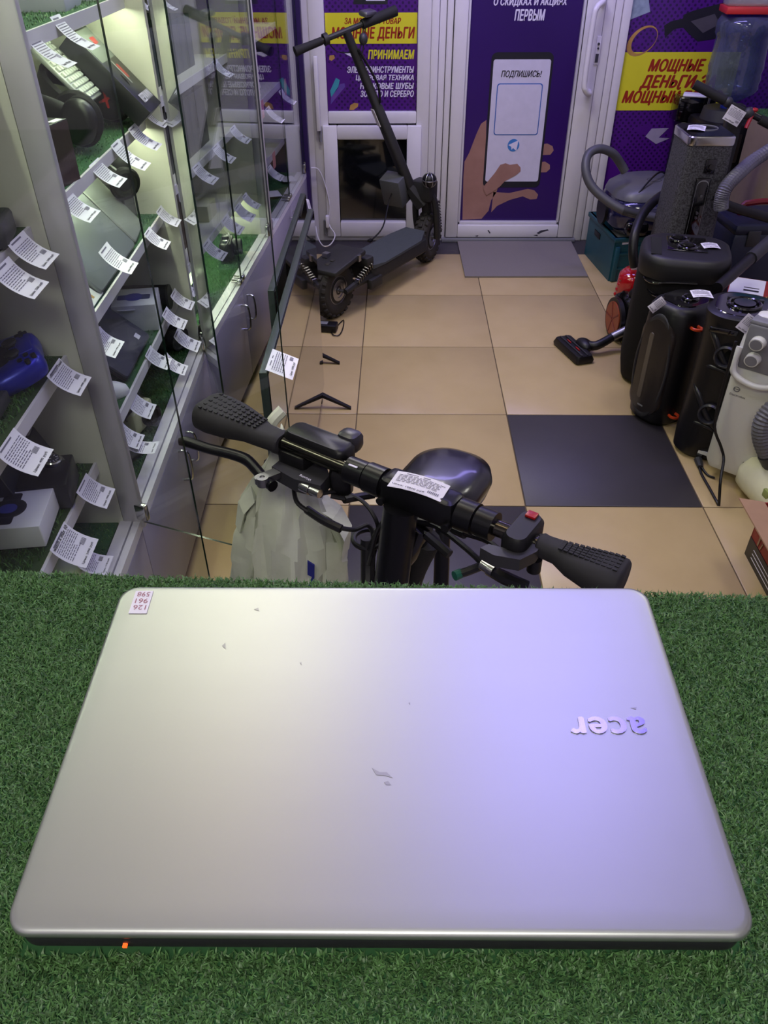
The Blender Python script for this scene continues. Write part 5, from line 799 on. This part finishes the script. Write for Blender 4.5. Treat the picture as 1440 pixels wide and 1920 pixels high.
t = thing('wall_cable', 'thin white cable looping down beside the window to the floor', 'cable', I4); MB().tube([at(x, y, Y=yy) for x, y, yy in ((583, 315, 4.69), (597, 318, 4.70), (609, 345, 4.71), (618, 385, 4.71), (617, 420, 4.7), (628, 440, 4.62), (620, 458, 4.5), (606, 461, 4.45), (596, 445, 4.6), (592, 425, 4.7))], .0035, 6, 5).obj('cable', M_white, t); MB().box(tuple(at(614, 415, Y=4.69)), (.02, .03, .07), bev=.004).obj('inline_box', M_white, t)
# ---------------------------------------------------------------- seated scooter in front of the counter
t = thing('seated_scooter', 'black seated electric scooter whose handlebar rises before the counter', 'scooter', T(0, 1.0, 0)); W = t.matrix_world.inverted(); ZB = 1.0
def hb(px, py, z=ZB): return W @ at(px, py, Z=z)
BL = hb(383, 772); BR = hb(1172, 1085); bu = (BR-BL).normalized(); BLn = (BR-BL).length; bn = Vector((-bu.y, bu.x, 0)); up = Vector((0, 0, 1))
def on(x): # point of the bar above photo column x
    lo, hi = 0.0, 1.0
    for _ in range(30):
        m_ = (lo+hi)/2; q = BL.lerp(BR, m_)+Vector((0, 1.0, 0)); c = CAMM @ (np.array(q)-CAMC); xx = 720+CAM_F*c[0]/c[2]
        if xx < x: lo = m_
        else: hi = m_
    return BL.lerp(BR, lo)
M_al = mat('anodised_black', '#1c1b20', .3, .5, var=.1); M_grip = mat('grip_rubber', '#211f23', .75, var=.15); M_bar = mat('bar_chrome_dark', '#55524c', .15, 1.0, var=.1)
MB().cyl(on(500), on(1060), .0111, n=20).obj('handlebar', M_bar, t)
def grip(a, b, flip):
    ax = (b-a).normalized(); L = (b-a).length; x = up; y = ax.cross(x).normalized(); M_ = Matrix((x, y, ax)).transposed().to_4x4(); M_.translation = a
    rings = [(.0, .024, .040), (.004, .026, .046), (.02, .026, .048), (.05, .023, .044), (.08, .019, .034), (.105, .0165, .026), (.125, .0165, .024), (.132, .018, .0255), (.136, .016, .022)]
    g_ = MB(M_).rloft([(0, -.006 if q[2] > .03 else 0, 2*q[1]*.86, 2*q[2]*(.80 if flip > 0 else .62), min(q[1], q[2])*.8, q[0]*L/.136) for q in rings], k=6).obj('grip', M_grip, t, 60)
    for i in range(11):
        for j in range(5):
            zz = .012+.0085*i; wy = .030-.0014*i; MB(M_).box(((.0225 if flip > 0 else .0224)-.0006*i, (j-2)*wy/(2.6 if flip > 0 else 4.4)-.004, zz*L/.136), (.0022, .0034, .0052)).obj('grip_pad', mat('grip_pad', '#121114', .7), g_)
    return g_
grip(BL+bu*.0, on(531), 1); grip(BR, on(1010), -1)
def col(a, b, r, name='collar', m=M_al): return MB().cyl(a, b, r, n=24).obj(name, m, t)
col(on(655), on(688), .0195); col(on(691), on(722), .0215); col(on(862), on(893), .0215); col(on(896), on(928), .0195); col(on(722), on(862), .0165, 'centre_clamp')
cM = frame(on(790)+up*0, bu, bn); MB(cM).box((0, 0, .0), (.115, .040, .042), bev=.008).obj('stem_clamp', M_al, t)
for x in (-.05, .052): MB(cM).cyl((x, -.016, -.012), (x, -.026, -.012), .006).obj('clamp_bolt', M_black, t)
MB(frame(on(672), bu, bn)).box((0, -.012, .0185), (.014, .003, .0012)).obj('arrow_mark', M_paper, t)
# left controls
dM = frame(on(585), bu, bn); MB(dM).rloft([(0, .018, .10, .036, .014, -.010), (0, .018, .112, .042, .016, .0), (0, .018, .112, .042, .016, .016), (0, .018, .10, .034, .012, .022)], k=4).obj('display_housing', M_black, t, 50); MB(dM).box((.035, .045, .012), (.034, .03, .03), bev=.008).obj('switch_pod', mat('pod_violet_black', '#26242c', .35), t); MB(dM).box((-.03, .0, -.018), (.05, .03, .03), bev=.006).obj('throttle', M_black, t)
MB(dM).tube([(-.05, -.005, -.005), (-.085, -.008, -.006), (-.10, -.006, -.002)], .006, 8).obj('thumb_lever', M_black, t)
pv = hb(506, 905, .965); lv = [hb(x, y, z) for x, y, z in ((336, 828, .985), (352, 829, .985), (390, 841, .982), (432, 851, .978), (462, 862, .974), (482, 882, .97), (498, 901, .966), (512, 912, .965))]; MB().tube(lv, [.006, .0085, .0078, .0082, .009, .0085, .008, .009], 10, 4).obj('brake_lever', M_al, t, 60)
pm = frame(hb(575, 895, .965), bu, bn); pc = MB(pm).prism([(-.048, -.020), (-.05, .012), (-.025, .03), (.01, .032), (.035, .01), (.04, -.018), (.0, -.026)], -.010, .012).obj('brake_perch', mat('perch_grey', '#3a393e', .4, .3), t); text('brand_lettering', 'Wuxing', M_paper, pc, pm @ T(.022, -.012, .0128) @ RZ(180), .022, .006, bold=.01)
MB().cyl(hb(518, 850, .985), on(525), .008).obj('clamp_band', M_black, t); MB().box(tuple(hb(640, 900, .965)), (.034, .03, .05), bev=.01).obj('sensor_box', M_black, t); MB(frame(hb(503, 895, .97), bu, bn)).prism(rr(.016, .042, .008, 5), -.004, .006, M=RZ(-20)).ring((0, -.012, -.006), (0, -.012, .008), .009, .004).obj('pivot_link', M_steel, t); col(hb(566, 910, .965), hb(582, 918, .965), .0085, 'cable_adjuster', M_chrome); col(hb(583, 918, .965), hb(600, 926, .965), .0065, 'cable_adjuster', M_chrome)
# right controls
rM = frame(on(980), bu, bn); MB(rM).rloft([(0, -.002, .026, .06, .011, -.02), (0, -.002, .034, .07, .014, -.012), (0, -.002, .034, .07, .014, .015), (0, -.002, .026, .06, .011, .022)], k=4).obj('switch_pod', M_black, t, 50); MB(rM).box((0, .02, .0235), (.014, .012, .004), bev=.001).obj('red_button', M_red, t)
MB(frame(on(1005), bu, bn)).prism([(-.012, .015), (.008, .014), (.010, -.02), (.0, -.045), (-.03, -.055), (-.05, -.052), (-.045, -.04), (-.02, -.035)], -.012, .006).obj('brake_perch', mat('perch_grey', '#3a393e', .4, .3), t); MB(frame(hb(1002, 1058, .97), bu, bn)).ring((0, 0, -.01), (0, 0, .010), .009, .004).obj('pivot_bolt', M_black, t); col(hb(905, 1057, .96), hb(920, 1067, .96), .008, 'cable_adjuster', M_chrome); col(hb(918, 1066, .96), hb(928, 1072, .96), .0095, 'cable_adjuster', M_chrome); MB().tube([hb(925, 1072, .958), hb(950, 1085, .955), hb(990, 1100, .95)], [.008, .009, .007], 8).obj('brake_lever', M_al, t)
# cables
M_cab = mat('cable_black', '#131215', .45)
for pts, r_ in (([(565, 880, .95), (552, 905, .94), (556, 940, .93), (580, 960, .92)], .0035), ([(575, 955, .92), (605, 975, .915), (640, 992, .91)], .0065), ([(638, 990, .91), (665, 993, .905), (690, 985, .90), (700, 1010, .88), (690, 1060, .85)], .0035), ([(600, 926, .96), (640, 922, .95), (680, 940, .94), (705, 975, .92), (708, 1010, .88), (695, 1060, .84)], .0032), ([(620, 930, .95), (650, 936, .945)], .0035), ([(645, 937, .945), (670, 932, .94), (702, 927, .94)], .006), ([(700, 927, .94), (722, 935, .93), (724, 965, .92), (705, 1000, .90), (692, 1030, .87)], .0035), ([(905, 1057, .96), (870, 1025, .95), (820, 988, .94), (770, 972, .93), (725, 975, .92), (700, 1010, .89)], .004), ([(950, 1045, .97), (915, 1015, .96), (870, 1000, .95)], .004), ([(872, 1002, .95), (830, 985, .94), (780, 975, .935)], .0065), ([(785, 975, .935), (740, 968, .93), (710, 990, .91), (695, 1040, .87)], .0035), ([(800, 1003, .925), (770, 985, .92), (720, 985, .91)], .004), ([(800, 1003, .925), (820, 1020, .92), (843, 1040, .915)], .007), ([(905, 1060, .93), (880, 1070, .925), (862, 1076, .92)], .006)):
    MB().tube([hb(*p) for p in pts], r_, 8, 5).obj('cable', M_cab, t)
MB().tube([hb(864, 1075, .92), hb(852, 1080, .92)], .007, 10).obj('connector_tip', mat('green_tip', '#1d5a4c', .4), t); MB().torus(tuple(hb(690, 1010, .87)), .022, .0045).obj('cable_tie', M_cab, t)
MB().tube([hb(690, 1010, .88), hb(690, 1060, .84), hb(690, 1120, .8)], .011, 10).obj('cable_sleeve', M_cab, t)
# column, saddle, hidden running gear
s0 = hb(752, 950, .985); s1 = Vector((-.055, .80-1.0, .34)); MB().tube([s0, s0.lerp(s1, .5), s1], [.024, .026, .03], 14).obj('steering_column', M_al, t); q0 = Vector((.105, .36, .56)); 
MB().tube([hb(790, 985, .93), hb(770, 1030, .88), hb(745, 1090, .8), Vector((-.03, -.12, .5))], [.018, .019, .02, .022], 14).obj('telescopic_tube', M_gloss, t); MB().tube([hb(800, 1010, .9), hb(780, 1050, .85), hb(765, 1090, .8)], [.022, .022, .02], 12).obj('bellows', M_rubber, t)
MB().cyl(hb(780, 1030, .80), hb(762, 1085, .72), .028, n=16).obj('bottle_holder', M_dgrey, t); MB().box(tuple(hb(778, 1035, .825)), (.02, .012, .02), bev=.003).obj('red_tab', M_red, t)
SD = W @ Vector((.108, 1.43, .60)); sM = T(*SD) @ RZ(-28); MB(sM).rloft([(0, 0, .13, .16, .06, -.06), (0, 0, .175, .205, .075, -.045), (0, 0, .195, .225, .085, -.01), (0, 0, .185, .215, .08, .012), (0, 0, .14, .17, .065, .024), (0, 0, .06, .08, .03, .027)], k=9).obj('saddle', mat('saddle_vinyl', '#16151c', .28, var=.1, coat=.3), t, 70)
MB().tube([SD+Vector((0, 0, -.05)), Vector((.10, .22, .22))], .018, 12).obj('seat_post', M_al, t); MB().box((.03, -.0, .17), (.16, .50, .06), M=RZ(-12), bev=.01).obj('deck', M_black, t)
for c in ((-.075, -.30), (.10, .33)): Mw = T(c[0], c[1], .15) @ RZ(-14) @ RY(90); MB(Mw).torus((0, 0, 0), .115, .035, n=32).obj('tyre', M_rubber, t); MB(Mw).lathe([(.09, -.015), (.09, .015), (.02, .02), (.02, -.02)], 24).obj('rim', M_dgrey, t)
MB().tube([s1, Vector((-.075, -.27, .2)), Vector((-.075, -.30, .15))], .02, 10).obj('fork', M_black, t)
quad_tag('wide price tag stuck across the seated scooter\'s handlebar clamp', [at(744, 878, Z=1.026), at(838, 910, Z=1.026), at(832, 938, Z=1.022), at(728, 912, Z=1.022)], dict(Z=1.02), 'Цена: 19900 руб')
# white carrier bag hanging below the left brake
t = thing('carrier_bag', 'white plastic carrier bag hanging from the seated scooter\'s handlebar', 'bag', T(-.182, 1.02, .55) @ Matrix.Diagonal((.92, .9, 1, 1))); M_bag = mat('bag_film', '#dfe2d6', .35, hex2='#ccd2b4', scale=6, bump=.9, bscale=22)
rings = []
for z, w_, d_, cx in ((0, .10, .06, .0), (.02, .17, .10, 0), (.07, .19, .115, -.004), (.12, .20, .12, -.006), (.17, .195, .115, -.004), (.22, .185, .105, -.002), (.26, .165, .09, .0), (.29, .15, .078, .002), (.32, .125, .06, .004), (.345, .095, .042, .004), (.37, .062, .03, .004), (.40, .035, .02, .005), (.43, .018, .016, .0)):
    rings.append([(cx+w_/2*math.cos(a)*(1+.10*math.sin(4*a+z*11)+.08*math.sin(9*a-z*17)+.05*math.sin(17*a+z*40)), d_/2*math.sin(a)*(1+.16*math.cos(6*a+z*13)+.10*math.sin(13*a-z*29)), z+.012*math.sin(5*a+z*20)*(z > .02)) for a in [2*math.pi*i/72 for i in range(72)]])
MB().loft(rings).obj('bag_body', M_bag, t, 22)
MB().loft([[(.06, -.03, .30), (.07, .0, .315), (.06, .02, .29)], [(.085, -.035, .285), (.10, -.01, .295), (.085, .01, .27)], [(.105, -.05, .25), (.118, -.02, .262), (.10, .0, .245)], [(.098, -.055, .21), (.112, -.03, .22), (.095, -.005, .205)]]).obj('gathered_fold', M_bag, t, 20)
MB().loft([[(-.05, -.03, .315), (-.06, .0, .33), (-.05, .02, .30)], [(-.072, -.03, .29), (-.085, -.005, .30), (-.07, .01, .275)], [(-.085, -.03, .25), (-.095, -.01, .255), (-.08, .0, .24)]]).obj('gathered_fold', M_bag, t, 20)
MB().tube([(0, 0, .42), (-.01, -.01, .45), (0.01, .0, .47)], .010, 8).obj('knot', M_bag, t); MB(Matrix(((1, 0, 0, .035), (0, 0, -1, -.066), (0, 1, 0, .16), (0, 0, 0, 1)))).prism([(0, 0), (.012, 0), (.016, .05), (.004, .06), (.002, .03), (.010, .025)], -.002, .002).obj('blue_print', mat('bag_print', '#2b2f86', .5), t, 0)
